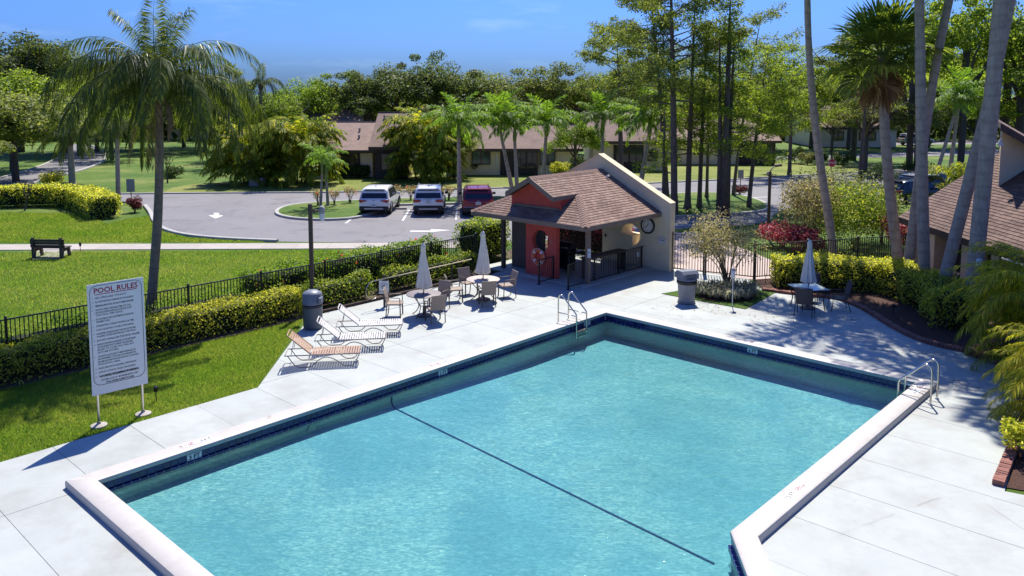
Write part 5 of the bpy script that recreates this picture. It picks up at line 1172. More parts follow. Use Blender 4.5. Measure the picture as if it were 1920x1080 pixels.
bark('palm_bark', (.29, .225, .165), (.48, .39, .30), .8, .8); bark('queen_bark', (.14, .11, .08), (.26, .21, .16), 1.3); bark('pine_bark', (.085, .06, .045), (.19, .14, .11), 0, .9, 9); bark('oak_bark', (.06, .048, .038), (.13, .105, .085), 0, .7, 8)
mat('crownshaft', (.16, .22, .05), .5, .15, 3); mat('boot', (.16, .11, .07), .9, .3, 8)
def frond_mesh(name, L, n, ll, lw, e0, e1, m, hang=.5, vee=.25, seed=0, ruffle=.25, start=.12, fwd=.55, rr=.02):
    r = np.random.default_rng(seed); K = 24; s = np.linspace(0, 1, K); e = R(e0) + (R(e1) - R(e0)) * s ** 1.15
    dx, dz = np.cos(e), np.sin(e); X = np.concatenate([[0], np.cumsum((dx[1:] + dx[:-1]) / 2)]) * L / (K - 1); Z = np.concatenate([[0], np.cumsum((dz[1:] + dz[:-1]) / 2)]) * L / (K - 1)
    bend = r.uniform(-.12, .12) * L; Yc = bend * s ** 2
    t = np.repeat(np.linspace(start, .995, n), 2); sd = np.tile([1., -1.], n); t = t + r.uniform(-.4, .4, 2 * n) / n
    t = np.clip(t, 0, 1); px, pz, py = np.interp(t, s, X), np.interp(t, s, Z), np.interp(t, s, Yc); ee = np.interp(t, s, e)
    T = np.stack([np.cos(ee), 0 * ee, np.sin(ee)], 1); Nn = np.stack([-np.sin(ee), 0 * ee, np.cos(ee)], 1); S = np.stack([0 * ee, sd, 0 * ee], 1)
    ln = ll * (np.clip(np.sin(np.pi * (.10 + .84 * t)), .12, 1) ** .55) * r.uniform(.85, 1.1, 2 * n)
    D = unit(S + T * (fwd + .5 * t)[:, None] + Nn * (vee + ruffle * r.normal(size=2 * n))[:, None] + .08 * r.normal(size=(2 * n, 3)))
    G = np.array([0, 0, -1.]); P0 = np.stack([px, py, pz], 1); D2 = unit(D + G * (hang * .45)); D3 = unit(D + G * (hang * 1.6))
    M1 = P0 + D2 * (ln * .45)[:, None]; Tp = M1 + D3 * (ln * .55)[:, None]
    Wv = unit(np.cross(D2, Nn + .3 * r.normal(size=(2 * n, 3)))) * (lw / 2)
    Vv = np.stack([P0, M1 + Wv, Tp, M1 - Wv], 1).reshape(-1, 3); Ff = np.arange(8 * n).reshape(-1, 4)
    # midrib: three-sided tube
    o = len(Vv); rib = []; rf = []
    for i in range(K):
        w = rr * (1.0 - .85 * s[i]); 
        for a in (0, 2.1, 4.2): rib.append((X[i] - math.sin(e[i]) * math.cos(a) * w, Yc[i] + math.sin(a) * w, Z[i] + math.cos(e[i]) * math.cos(a) * w))
    for i in range(K - 1):
        for k in range(3): rf.append((o + i * 3 + k, o + i * 3 + (k + 1) % 3, o + i * 3 + 3 + (k + 1) % 3, o + i * 3 + 3 + k))
    return np_mesh(name, np.concatenate([Vv, np.array(rib)]), np.concatenate([Ff, np.array(rf)]), m)
def fan_mesh(name, pet, rad, n, m, e0, seed=0, droop=.5):
    r = np.random.default_rng(seed); vs, fs = [], []; e = R(e0); c = Vector((math.cos(e) * pet, 0, math.sin(e) * pet)); f = Vector((math.cos(e - .25), 0, math.sin(e - .25))); up = Vector((-f.z, 0, f.x)); sd = Vector((0, 1, 0))
    mb = MB(); mb.tube([(0, 0, 0), c * .6 + Vector((0, 0, .03)), c], [.03, .022, .016], 4)
    hub = c
    for i in range(n):
        a = R(-140 + 280 * i / (n - 1)) + r.uniform(-.03, .03); d = (f * math.cos(a) + sd * math.sin(a)) ; d = (d + up * (.18 + .12 * math.cos(a) + r.uniform(-.06, .06))).normalized(); ln = rad * (1 - .18 * abs(a) / 2.5) * r.uniform(.9, 1.08)
        t = d.cross(up).normalized(); h = R(280 / (n - 1)) * .5; w1 = math.tan(h) * ln * .62 * 1.02
        p1 = hub + d * ln * .62; p2 = p1 + (d + Vector((0, 0, -1)) * droop * r.uniform(.6, 1.3)).normalized() * ln * .42; fold = up * (w1 * .45)
        mb.add([hub, p1 - t * w1 + fold * 0, p2, p1 + t * w1 + fold * 0, p1 - fold], [(0, 1, 4), (0, 4, 3), (1, 2, 4), (4, 2, 3)])
    return mb.mesh(name, m)
def trunk_tube(path, radii, m, parent, n=12, name='trunk', rag=.03):
    pts = smooth_path([Vector(p) for p in path], 2); k = len(pts); rs = np.interp(np.linspace(0, 1, k), np.linspace(0, 1, len(radii)), radii)
    rs = [float(x) * (1 + RND.uniform(-rag, rag)) for x in rs]
    # add rings for relief
    return MB().tube(pts, rs, n).build(name, m, parent, 1)
QF = [frond_mesh('frond', 3.9 * k, 105, .92, .036, e0, e1, 'frond_queen', h, .12, i, .3) for i, (e0, e1, h, k) in enumerate(((86, 38, .8, .86), (68, -62, 1.3, 1.05), (50, -84, 1.5, 1.12), (32, -90, 1.7, 1.16), (12, -93, 1.8, 1.12), (-12, -93, 1.7, 1.0)))]
FF = [frond_mesh('frond', 2.45 * k, 46, .62, .06, e0, e1, 'frond_fresh', h, .3, 20 + i, .45) for i, (e0, e1, h, k) in enumerate(((80, 30, .3, .9), (60, -15, .5, 1.0), (40, -40, .7, 1.05), (18, -62, .9, 1.0), (-6, -78, 1.0, .9)))]
AF = [frond_mesh('frond', 2.3 * k, 60, .55, .027, e0, e1, 'frond_areca', h, .35, 40 + i, .2) for i, (e0, e1, h, k) in enumerate(((84, 40, .3, .9), (70, 0, .45, 1.0), (56, -30, .6, 1.05), (40, -55, .8, 1.0), (20, -70, 1.0, .9)))]
AFF = [frond_mesh('frond', 2.5 * k, 34, .72, .085, e0, e1, 'frond_areca_far', h, .3, 60 + i, .25) for i, (e0, e1, h, k) in enumerate(((86, 42, .4, .9), (74, 4, .5, 1.0), (58, -34, .7, 1.05), (38, -64, .9, 1.0)))]
WF = [fan_mesh('frond', 1.15, 1.25, 36, 'frond_fan', e0, 80 + i, d) for i, (e0, d) in enumerate(((80, .2), (58, .35), (34, .5), (10, .7), (-14, .9), (-36, 1.1)))]
WD = [fan_mesh('frond', .7, 1.15, 26, 'frond_dead', e0, 90 + i, 1.2) for i, e0 in enumerate((-52, -66, -76))]
def crown(o, top, fronds, plan, scale=1.0, tilt=8):
    # plan: list of (variant, count)
    az = RND.uniform(0, 6.28)
    for var, cnt in plan:
        for k in range(cnt):
            az += 2.39996 + RND.uniform(-.2, .2); f = obj('frond', fronds[var], o, top, (R(RND.uniform(-tilt, tilt)), R(RND.uniform(-tilt, tilt)), az)); s = scale * RND.uniform(.88, 1.1); f.scale = (s, s, s)
def palm(label, base, top, fronds, plan, r0=.16, r1=.12, scale=1.0, m='palm_bark', bend=None, name='palm_tree', shaft=True, group=None, flare=1.35):
    base, top = Vector(base), Vector(top); o = thing(name, label, 'palm', base, 0, group); t = top - base
    mid_ = t * .5 + (Vector(bend) if bend else Vector((0, 0, 0)))
    trunk_tube([(0, 0, -.05), (t.x * .03, t.y * .03, t.z * .06), mid_ * .7 + Vector((0, 0, 0)), mid_, (mid_ + t) * .5 + (Vector(bend) * .4 if bend else Vector()), t], [r0 * flare, r0, r0 * .95, (r0 + r1) / 2, r1, r1], m, o, 14)
    if shaft: MB().tube([t + Vector((0, 0, -.15)), t + Vector((0, 0, .2)), t + Vector((0, 0, .75)), t + Vector((0, 0, 1.0))], [r1 * 1.05, r1 * 1.3, r1 * .9, r1 * .4], 10).build('crownshaft', 'crownshaft', o, 1); tp = t + Vector((0, 0, .85))
    else: MB().tube([t + Vector((0, 0, -.5)), t + Vector((0, 0, -.1)), t + Vector((0, 0, .25))], [r1 * 1.0, r1 * 1.7, r1 * .5], 9).build('boot_collar', 'boot', o, 1); tp = t + Vector((0, 0, .05))
    crown(o, tp, fronds, plan, scale); return o
# the large queen palm at the left
qb = Vector((-11.0, 24.4, -.03)); qt = atd(297, 165, 24.4)
qp = palm('tall queen palm with long hanging fronds behind the fence by the rules board', qb, qt, QF, ((0, 5), (1, 7), (2, 9), (3, 11), (4, 10), (5, 2)), .145, .115, .85, 'queen_bark', (.12, 0, 0), shaft=False)
for k in range(3): f = obj('dead_frond', WD[0] if False else frond_mesh('dead_frond', 2.3, 34, .5, .02, -35 - 12 * k, -89, 'frond_dead', 1.2, .1, 120 + k), qp, qt - qb + Vector((0, 0, -.15)), (0, 0, (.1, 3.3, 4.6)[k]))
MB().tube([qt - qb + Vector((.1, -.1, -.1)), qt - qb + Vector((.35, -.2, -.5)), qt - qb + Vector((.40, -.22, -1.1)), qt - qb + Vector((.30, -.2, -1.6))], [.05, .10, .09, .02], 8).build('spathe', 'boot', qp, 1)
def gp(px, py): p = at(px, py); return Vector((p.x, p.y, -.03))
palm('drooping palm by the bend of the left road', gp(136, 346), atd(131, 262, at(136, 346).y), QF, ((0, 3), (1, 4), (2, 5), (3, 5), (4, 3)), .26, .2, .72, 'palm_bark', shaft=False)
palm('thin trunked palm between hedge end and queen palm', gp(222, 374), atd(219, 245, at(222, 374).y), QF, ((1, 4), (2, 5), (3, 5), (4, 3)), .16, .13, .62, 'palm_bark', shaft=False)
GP_ = 'feathery palms along the parking row'
PL5 = ((0, 4), (1, 5), (2, 6), (3, 5))
palm('feathery palm with dusty crown between white and red cars', gp(862, 381), atd(860, 255, at(862, 381).y), FF, ((0, 3), (1, 5), (2, 6), (3, 6), (4, 3)), .17, .12, 1.05, group=GP_)
palm('feathery palm with two tone leaning trunk behind the pavilion ridge', gp(962, 364), atd(938, 246, at(962, 364).y), FF, PL5, .15, .11, 1.1, group=GP_)
palm('feathery palm with straight trunk touching the leaning one', gp(970, 366), atd(965, 262, at(970, 366).y), FF, ((0, 3), (1, 5), (2, 5), (3, 4)), .15, .11, 1.0, group=GP_)
palm('feathery palm before the dark entry of the long cream house', gp(1018, 345), atd(1024, 252, at(1018, 345).y), FF, PL5, .18, .13, 1.15, group=GP_)
palm('feathery palm rising behind the pavilion end wall peak', gp(1128, 358), atd(1130, 246, at(1128, 358).y), FF, PL5, .16, .12, 1.15, group=GP_)
palm('feathery palm with pale leaning trunk right of the pavilion', gp(1196, 372), atd(1218, 250, at(1196, 372).y), FF, ((0, 4), (1, 6), (2, 6), (3, 6), (4, 2)), .18, .13, 1.2, group=GP_)
palm('young palm on the parking island with thin dark trunk', gp(601, 391), atd(604, 322, at(601, 391).y), FF, ((1, 4), (2, 4), (3, 3)), .09, .06, .68)
palm('young palm on the parking island with pale trunk', gp(615, 388), atd(612, 335, at(615, 388).y), FF, ((0, 2), (1, 3), (2, 4)), .10, .07, .62)
palm('distant palm showing above the tree line', (at(490, 300).x, at(490, 300).y, -.03), atd(489, 160, at(490, 300).y), QF, ((0, 3), (2, 4), (3, 4)), .25, .18, .85, shaft=False)
palm('leaning palm behind the club house with feathery crown', gp(1778, 346), atd(1797, 200, at(1778, 346).y), FF, PL5, .17, .12, 1.1)
palm('palm behind the club house with crossing trunk', gp(1748, 350), atd(1790, 215, at(1748, 350).y + .5), FF, ((1, 4), (2, 5), (3, 4)), .16, .12, 1.0)
# tall bare trunks at the right, crowns high above
TALL = 'tall pale palm trunks by the club house'
PLT = ((0, 4), (1, 6), (2, 7), (3, 6))
palm('tall slim palm trunk rising behind the square glass table', (13.3, 33.4, -.03), (11.75, 33.4, 12.0), FF, PLT, .175, .125, 1.7, group=TALL, bend=(-.25, 0, 0))
palm('tall pale palm trunk growing out of the golden hedge', (14.45, 28.25, -.03), (13.7, 28.3, 11.8), FF, PLT, .205, .155, 1.6, group=TALL)
palm('tall palm trunk leaning right beside the first club house pier', (14.5, 29.7, -.03), (15.9, 29.7, 12.3), FF, PLT, .18, .145, 1.6, group=TALL, bend=(-.25, 0, 0))
t4 = palm('thick tall palm trunk carrying a small white box', (14.62, 25.6, -.03), (15.25, 25.6, 16.5), FF, PLT, .245, .21, 1.6, group=TALL)
palm('strongly leaning palm trunk before the club house windows', (14.15, 26.6, -.03), (16.6, 26.9, 15.5), FF, PLT, .205, .15, 1.5, group=TALL, bend=(.25, 0, 0))
wb_, wt_ = Vector((14.7, 30.6, -.03)), atd(1654, 112, 30.6)
fp = palm('fan palm with broad dark crown and shaggy skirt over the hedge', wb_, wt_, WF, ((0, 3), (1, 5), (2, 6), (3, 6), (4, 5), (5, 3)), .205, .17, 1.0, bend=(-.12, 0, 0), name='fan_palm', shaft=False)
for k in range(7): obj('dead_frond', WD[k % 3], fp, wt_ - wb_ + Vector((0, 0, -.15 - .05 * k)), (0, 0, k * 2.4)).scale = (.85, .85, .95)
bxp = atd(1836, 492, 25.27); o = thing('sensor_box', 'small white box fixed to the thick palm trunk', 'box', bxp); MB().bevbox((0, 0, 0), (.17, .10, .24), .03).build('housing', 'white_plastic', o); MB().box((0, .08, .0), (.05, .12, .06)).build('bracket', 'bin_grey', o)
# areca clumps
def areca(label, base, r, h, n, fronds, scale, name='areca_palm', stems=14, sp=1.0):
    o = thing(name, label, 'palm', base); s_ = MB()
    for k in range(n):
        a = RND.uniform(0, 6.28); rr = r * .45 * math.sqrt(RND.random()); hh = h * RND.uniform(.05, .62) if k > n * .25 else h * RND.uniform(.45, .68); p = Vector((math.cos(a) * rr, math.sin(a) * rr, hh)); lean = rr / (r * .45)
        if k < stems: s_.tube([(p.x * .5, p.y * .5, -.03), (p.x * .8, p.y * .8, hh * .5), p], [.05, .04, .03], 6)
        v = min(len(fronds) - 1, int((lean * .6 + RND.random() * .6 + (1 - hh / h) * .35) * len(fronds) * .8)); f = obj('frond', fronds[v], o, p, (R(RND.uniform(-12, 12)), R(RND.uniform(-8, 8)), a + RND.uniform(-.9, .9))); sc = scale * RND.uniform(.8, 1.15); f.scale = (sc,) * 3
    s_.build('stems', 'crownshaft', o, 1); return o
areca('golden cane palm clump beside the utility box', gp(462, 343), 2.6, 5.6, 150, AFF, 1.0)
areca('large golden cane palm clump hiding the end house', gp(560, 344), 3.4, 6.0, 230, AFF, 1.05)
areca('dark green cane palm clump at the dark fronted house', gp(795, 337), 3.0, 6.4, 190, AFF, 1.1)
areca('golden cane palm spilling over the deck by the brick edging', (14.1, 20.3, 0), 2.4, 3.6, 185, AF, .82)
areca('lower golden cane palm at the deck edge towards the house corner', (12.1, 16.9, 0), 1.7, 2.7, 110, AF, .64)
shrub('small leafy plant at the foot of the cane palm on the deck edge', (10.1, 15.6, 0), .45, .8, .10, 'leaf_gold', 900, 'leafy_plant')
areca('dark cycad like clump behind the club house roof', gp(1790, 372), 1.3, 2.6, 26, AFF, .9)

# ------------------------------------------------------------------ trees
def crown_mesh(name, seed, n, clusters, leaf, m, flat=.75, shell=.8, cl=(.22, .42)):
    r = np.random.default_rng(seed); ps, ns = [], []
    for k in range(clusters):
        d = unit(r.normal(size=(1, 3)))[0]; d[2] = abs(d[2]) * 1.1 - .35; c = d * r.uniform(.30, 1.0) * np.array([1, 1, flat]); q = unit(r.normal(size=(n // clusters, 3))); cr = r.uniform(*cl)
        ps.append(c + q * cr * (1 - .5 * r.random((n // clusters, 1)) ** 2) * np.array([1, 1, shell])); ns.append(q + d * .3)
    P_ = np.concatenate(ps); N_ = np.concatenate(ns); N_[:, 2] += .35
    Vv, Ff = leaves(P_, N_, leaf * r.uniform(.7, 1.3, len(P_)), leaf * .6, .8, .15, .1); return np_mesh(name, Vv, Ff, m)
leafmat('tree_olive', [(0, (.05, .07, .015)), (.5, (.11, .135, .03)), (1, (.22, .235, .08))], .4, rnd=.2)
leafmat('tree_green', [(0, (.05, .085, .012)), (.5, (.105, .155, .02)), (1, (.20, .255, .045))], .45, rnd=.2)
leafmat('tree_dark', [(0, (.03, .048, .012)), (.5, (.065, .088, .024)), (1, (.13, .155, .05))], .35, rnd=.2)
leafmat('tree_bright', [(0, (.06, .10, .012)), (.5, (.15, .21, .022)), (1, (.30, .36, .07))], .5, rnd=.15)
leafmat('needle', [(0, (.045, .068, .014)), (.5, (.10, .13, .025)), (1, (.21, .225, .065))], .42, rnd=.15)
leafmat('needle_bright', [(0, (.065, .10, .014)), (.5, (.14, .19, .024)), (1, (.27, .32, .055))], .5, rnd=.15)
CR = [crown_mesh('crown', 200 + k, 13000, 46, .046, 'tree_olive', .85, .75, (.13, .30)) for k in range(4)]
CS = [crown_mesh('crown', 230 + k, 9000, 46, .044, 'tree_olive', 1.0, .6, (.10, .24)) for k in range(3)]
def set_mat(o, m): o.material_slots[0].link = 'OBJECT'; o.material_slots[0].material = MATS[m]
def tree(label, p, h, r, m, var=0, trunk_r=.2, group=None, cz=.62, vz=.42, sparse=False, name='broadleaf_tree', lean=(0, 0)):
    o = thing(name, label, 'tree', p, RND.uniform(0, 6.28), group); cc = Vector((lean[0], lean[1], h * cz)); b = MB()
    b.tube(smooth_path([(0, 0, -.05), (RND.uniform(-.1, .1), RND.uniform(-.1, .1), h * .25), (lean[0] * .6, lean[1] * .6, h * .45), cc], 1), [trunk_r * 1.3, trunk_r, trunk_r * .85, trunk_r * .75, trunk_r * .7, trunk_r * .4, trunk_r * .3][:7] if False else trunk_r, 8)
    for k in range(6): a = RND.uniform(0, 6.28); b.tube([(cc.x * .5, cc.y * .5, h * RND.uniform(.3, .48)), (cc.x + math.cos(a) * r * .4, cc.y + math.sin(a) * r * .4, h * .58), (cc.x + math.cos(a) * r * .75, cc.y + math.sin(a) * r * .75, h * RND.uniform(.62, .8))], [trunk_r * .5, trunk_r * .35, trunk_r * .12], 6)
    b.build('trunk', 'oak_bark', o, 1); me = (CS if sparse else CR)[var % (3 if sparse else 4)]; c = obj('crown', me, o, cc); c.scale = (r, r, h * vz); set_mat(c, m); return o
BG = 'tree line beyond the houses'
# left side
tree('large pale olive tree beside the left road bend', gp(30, 340), 9.2, 6.4, 'tree_olive', 0, .3, cz=.50, vz=.52)
tree('bright green oak behind the pale olive tree', gp(25, 318), 11, 7, 'tree_bright', 1, .3, cz=.52, vz=.5)
tree('olive tree leaning over the left road', gp(-60, 352), 9, 6.4, 'tree_olive', 2, .3, cz=.5, vz=.52)
tree('dark tree rising behind the bright oak', gp(40, 285), 15.5, 8.5, 'tree_dark', 3, .4, BG); tree('dark tree to the left of the queen palm crown', gp(120, 286), 14.2, 7.5, 'tree_dark', 1, .4, BG, sparse=False)
tree('bright green tree between the drooping palm and queen palm', gp(150, 292), 9.5, 5.5, 'tree_bright', 2, .3)
tree('green tree behind the queen palm trunk', gp(300, 285), 8.5, 5.0, 'tree_dark', 0, .3); tree('small tree behind the queen palm fronds', gp(210, 300), 7.5, 4.2, 'tree_green', 3, .25)
for px_, py_, h_, r_, m_, v_, lab_ in ((182, 284, 9.5, 5.5, 'tree_green', 0, 'rounded green tree where the left road bends away'), (245, 278, 10.5, 6.2, 'tree_olive', 1, 'rounded olive tree far behind the queen palm trunk'), (345, 276, 9.5, 6.0, 'tree_green', 2, 'rounded green tree far up the slope beside the pale house'), (410, 282, 8.5, 5.2, 'tree_bright', 3, 'bright rounded tree behind the slender pine')):
    tree(lab_, gp(px_, py_), h_, r_, m_, v_, .25, BG, cz=.52, vz=.5)
o = thing('bare_tree', 'small leafless tree on the slope behind the queen palm', 'tree', gp(314, 343)); bb = MB()
def twigs(p, d, ln, r_, dep):
    q = p + d * ln; bb.tube([p, q], [r_, r_ * .65], 5)
    if dep:
        for _ in range(3): nd_ = (d + Vector((RND.uniform(-.8, .8), RND.uniform(-.8, .8), RND.uniform(-.1, .5)))).normalized(); twigs(q, nd_, ln * RND.uniform(.55, .8), r_ * .6, dep - 1)
twigs(Vector((0, 0, -.05)), Vector((0, 0, 1)), .95, .07, 4); bb.build('branches', 'oak_bark', o)
o = thing('bare_sapling', 'small leafless sapling in front of the curving golden hedge', 'tree', gp(46, 394)); bb = MB(); twigs(Vector((0, 0, -.05)), Vector((.25, 0, 1)).normalized(), .8, .06, 3); bb.build('branches', 'oak_bark', o)
# tree line
lst = [(455, 300, 8.6, 5.2, 'tree_dark', 1), (385, 285, 9.5, 6, 'tree_olive', 1), (520, 300, 8.2, 5, 'tree_green', 0), (580, 292, 10.6, 6, 'tree_green', 0), (640, 288, 11.4, 6, 'tree_green', 1), (690, 290, 11.8, 6.2, 'tree_dark', 1), (745, 288, 12.6, 6.6, 'tree_dark', 0), (800, 286, 14.2, 6.5, 'tree_dark', 1), (850, 288, 12.4, 6, 'tree_dark', 0), (905, 284, 11.5, 6.2, 'tree_olive', 1), (960, 286, 11.2, 6.2, 'tree_olive', 0), (1020, 284, 12.5, 6.5, 'tree_olive', 1), (1080, 286, 12.6, 6.2, 'tree_olive', 1), (1140, 286, 11.5, 6, 'tree_green', 0), (1200, 284, 11, 6, 'tree_dark', 0), (1300, 282, 10.2, 6, 'tree_olive', 0), (1370, 280, 10.5, 6, 'tree_green', 1), (1450, 282, 9.5, 5.8, 'tree_green', 0), (1520, 279, 10.5, 6, 'tree_olive', 1), (1590, 280, 12, 6.4, 'tree_dark', 0), (1660, 276, 14, 7, 'tree_dark', 1), (1740, 276, 14, 7, 'tree_green', 0), (1830, 275, 17, 8, 'tree_green', 1), (1920, 276, 18, 8, 'tree_dark', 0), (2010, 280, 16, 8, 'tree_green', 0)]
words = ['left of the cane palms', 'at the gap left of the cane palms', 'above the cane palm clumps', 'above the farther roof', 'right of the farther roof', 'over the dark fronted house', 'over the gap between the houses', 'tallest over the dark green cane palm', 'beside the tallest dark tree', 'over the left end of the long cream house', 'over the middle of the long cream house', 'over the dark entry bay', 'over the right end of the long house', 'over the pavilion peak', 'behind the big pine', 'behind the multi trunk cypress', 'behind the flared cypress trunks', 'right of the leaning cypress', 'by the far lawn shrubs', 'above the stop sign', 'behind the fan palm crown', 'between the tall palm trunks', 'over the club house ridge', 'past the thick palm trunk', 'beyond the club house roof']
adj = {'tree_dark': 'dark leafy', 'tree_olive': 'olive grey', 'tree_green': 'mid green'}
for k, (px, py, h, r_, m_, sp) in enumerate(lst): tree(f'{adj[m_]} background tree {words[k]}', gp(px, py), h * (.9 if 2 <= k <= 13 else 1), r_ * RND.uniform(.8, 1.1), m_, k, .26, BG, sparse=bool(sp), cz=.6, vz=.44)
# lower infill behind the houses: a wood that reads as one mass
n = 52000; ang = NP.uniform(-.78, .78, n); dist = NP.uniform(118, 150, n); hh = 5.6 + 1.4 * np.sin(ang * 31) + 1.1 * np.sin(ang * 73 + 1); P_ = np.stack([np.tan(ang) * dist, dist, hh * NP.random(n) ** .6], 1)
wd = leaf_obj('far_wood', P_, NP.normal(size=(n, 3)) + np.array([0, -.4, .6]), 1.3 * NP.uniform(.6, 1.3, n), .9, 'tree_dark'); tag(wd, 'far wood of mixed trees closing the view behind the houses', 'trees', kind='stuff')
# right side trees
tree('bright feathery tree behind the club house clerestory', gp(1880, 316), 13.5, 6.5, 'tree_bright', 1, .35, sparse=True); tree('bright tree over the far side of the club house roof', gp(1985, 330), 12, 6, 'tree_bright', 2, .35, sparse=True); tree('spreading bright tree above the dark cycad clump', gp(1835, 318), 8.2, 4.6, 'tree_bright', 0, .25, sparse=True, cz=.66, vz=.34)
tree('brownish oak behind the fan palm trunk', gp(1620, 322), 8.4, 4.6, 'leaf_olive', 2, .28, sparse=True); tree('olive tree with thin stems near the stop sign', gp(1560, 300), 6.6, 4.2, 'tree_olive', 1, .15, sparse=True); tree('tall tree behind the fan palm and bare trunks', gp(1600, 300), 15.5, 6, 'tree_dark', 2, .3, sparse=True, cz=.7, vz=.34)
tree('shade tree on the lawn beyond the road beside the silver car', gp(1715, 318), 7.5, 4.2, 'tree_dark', 1, .12, sparse=True)
tree('small leafy tree at the right end of the long cream house', gp(1078, 340), 5.4, 2.6, 'tree_green', 1, .12, cz=.6, vz=.42)
tree('small olive tree at the left end of the long cream house', gp(852, 334), 5.0, 2.4, 'tree_olive', 2, .12, cz=.6, vz=.42)
tree('tall airy tree rising between the fan palm and the paired trunks', gp(1705, 316), 16.5, 5.2, 'tree_green', 2, .3, sparse=True, cz=.68, vz=.36)
tree('tall bright tree rising behind the leaning palm trunk', gp(1800, 322), 17.5, 5.6, 'tree_bright', 0, .3, sparse=True, cz=.66, vz=.38)
tree('tall green tree rising at the club house upper roof', gp(1905, 322), 18.5, 6.2, 'tree_green', 1, .35, sparse=True, cz=.64, vz=.40)
# pines and cypresses in the grass island
def needle_clumps(pts, rad, per, L, wdt, m, parent, name='foliage'):
    P_ = np.repeat(np.array(pts), per, 0); rr = np.repeat(np.array(rad), per); q = unit(NP.normal(size=P_.shape)); P_ = P_ + q * (rr * NP.random(len(P_)) ** .45)[:, None] * np.array([1, 1, .55])
    return leaf_obj(name, P_, q + np.array([0, 0, .5]), L * NP.uniform(.6, 1.3, len(P_)), wdt, m, parent, 'stuff', jit=.8, droop=.25)
def conifer(label, p, h, r0, z0, spread, nb, m, lean=(0, 0), per=46, L=.20, shape='pine', group='tall dark trunked trees in the grass island', split=0, dens=1.0):
    r0 *= .82; o = thing('conifer_tree', label, 'tree', p, 0, group); tip = Vector((lean[0], lean[1], h)); b = MB(); fl = 1.9 if shape == 'cypress' else 1.25
    ax_ = lambda t: Vector((tip.x * t ** 1.3, tip.y * t ** 1.3, h * t))
    b.tube([ax_(t) if t > 0 else Vector((0, 0, -.05)) for t in (0, .03, .08, .2, .35, .5, .65, .8, .92, 1)], [r0 * fl, r0 * 1.25, r0, r0 * .95, r0 * .85, r0 * .72, r0 * .55, r0 * .35, r0 * .18, .02], 10)
    for s_ in range(split): a = s_ * 2.2 + .4; b.tube([(math.cos(a) * r0 * 1.1, math.sin(a) * r0 * 1.1, -.05), (math.cos(a) * r0 * 1.4, math.sin(a) * r0 * 1.4, h * .3), (math.cos(a) * r0 * 2.4, math.sin(a) * r0 * 2.4, h * .75)], [r0 * 1.1, r0 * .7, .04], 8)
    pts, rad = [], []
    for k in range(nb):
        f = (k + RND.random()) / nb; z = z0 + (h * .98 - z0) * f; az = RND.uniform(0, 6.28); ln = spread * ((1.05 - f) ** .7 if shape == 'cypress' else (.55 + .6 * math.sin(math.pi * min(1, f * .9 + .1)))) * RND.uniform(.55, 1.15)
        s = ax_(z / h); d = Vector((math.cos(az), math.sin(az), RND.uniform(-.05, .35) if shape == 'pine' else RND.uniform(-.1, .2))); e = s + d * ln + Vector((0, 0, ln * .08)); md = s + d * ln * .5 + Vector((0, 0, RND.uniform(-.1, .15) * ln)); b.tube([s, md, e], [r0 * .26 * (1.1 - f * .7), r0 * .14, .012], 5)
        m_ = max(2, int(ln / .42 * dens))
        for j in range(m_):
            t = .35 + .65 * (j + .5) / m_; q = s.lerp(md, t * 2) if t < .5 else md.lerp(e, t * 2 - 1); off = Vector((RND.uniform(-.4, .4), RND.uniform(-.4, .4), RND.uniform(-.12, .3))) * (.5 + ln * .18); pts.append(tuple(q + off)); rad.append(RND.uniform(.34, .75))
            if RND.random() < .35: b.tube([q, q + off], [.015, .006], 4)
    b.build('trunk', 'pine_bark', o, 1); needle_clumps(pts, rad, int(per * 1.25), L, L * .3, m, o); return o
conifer('tallest dark pine with wide ragged branches behind the cream wall', gp(1264, 402), 16.5, .24, 6.4, 4.4, 44, 'needle', (-.6, 0), 52, .22)
conifer('second pine with forked top beside the tallest pine', gp(1250, 384), 15.0, .20, 5.8, 3.6, 34, 'needle', (-1.2, 1.5), 44, .22)
conifer('slim cypress close right of the tallest pine', gp(1289, 394), 13.2, .21, 3.4, 2.3, 44, 'needle_bright', (.2, 0), 40, .2, 'cypress')
conifer('thin cypress with flared foot near the road edge', gp(1325, 372), 9.5, .13, 3.0, 1.7, 26, 'needle_bright', (0, 0), 34, .2, 'cypress')
conifer('cypress left of the flared trunk group', gp(1311, 391), 11.0, .17, 3.2, 2.0, 34, 'needle', (.2, 0), 38, .2, 'cypress')
conifer('flared cypress with several joined trunks', gp(1356, 404), 13.6, .24, 3.3, 2.5, 58, 'needle_bright', (.1, 0), 44, .2, 'cypress', split=3)
conifer('leaning cypress with spreading crown over the road', gp(1404, 390), 9.6, .16, 3.0, 3.4, 40, 'needle_bright', (1.0, .4), 46, .21, 'pine')
conifer('tall thin pine with sparse top above the leaning cypress', gp(1375, 368), 12.5, .14, 6.5, 2.6, 26, 'needle', (1.6, 0), 34, .22)
conifer('small cypress behind the pale leaning palm', gp(1243, 396), 7.2, .12, 2.3, 1.6, 22, 'needle_bright', (0, 0), 34, .2, 'cypress')
conifer('broad pine behind the pavilion ridge line', gp(1165, 344), 11.5, .25, 4.6, 4.2, 40, 'needle', (-.5, 0), 48, .24, 'pine', 'pines beyond the road')
conifer('wide low crowned pine behind the leaning cypress', gp(1480, 330), 8.6, .2, 3.6, 4.6, 40, 'needle_bright', (0, 0), 50, .24, 'pine', 'pines beyond the road')
conifer('slender pine by the left cane palms', gp(432, 312), 9.6, .14, 5.2, 2.2, 18, 'needle', (0, 0), 30, .26, 'pine', 'pines beyond the road')
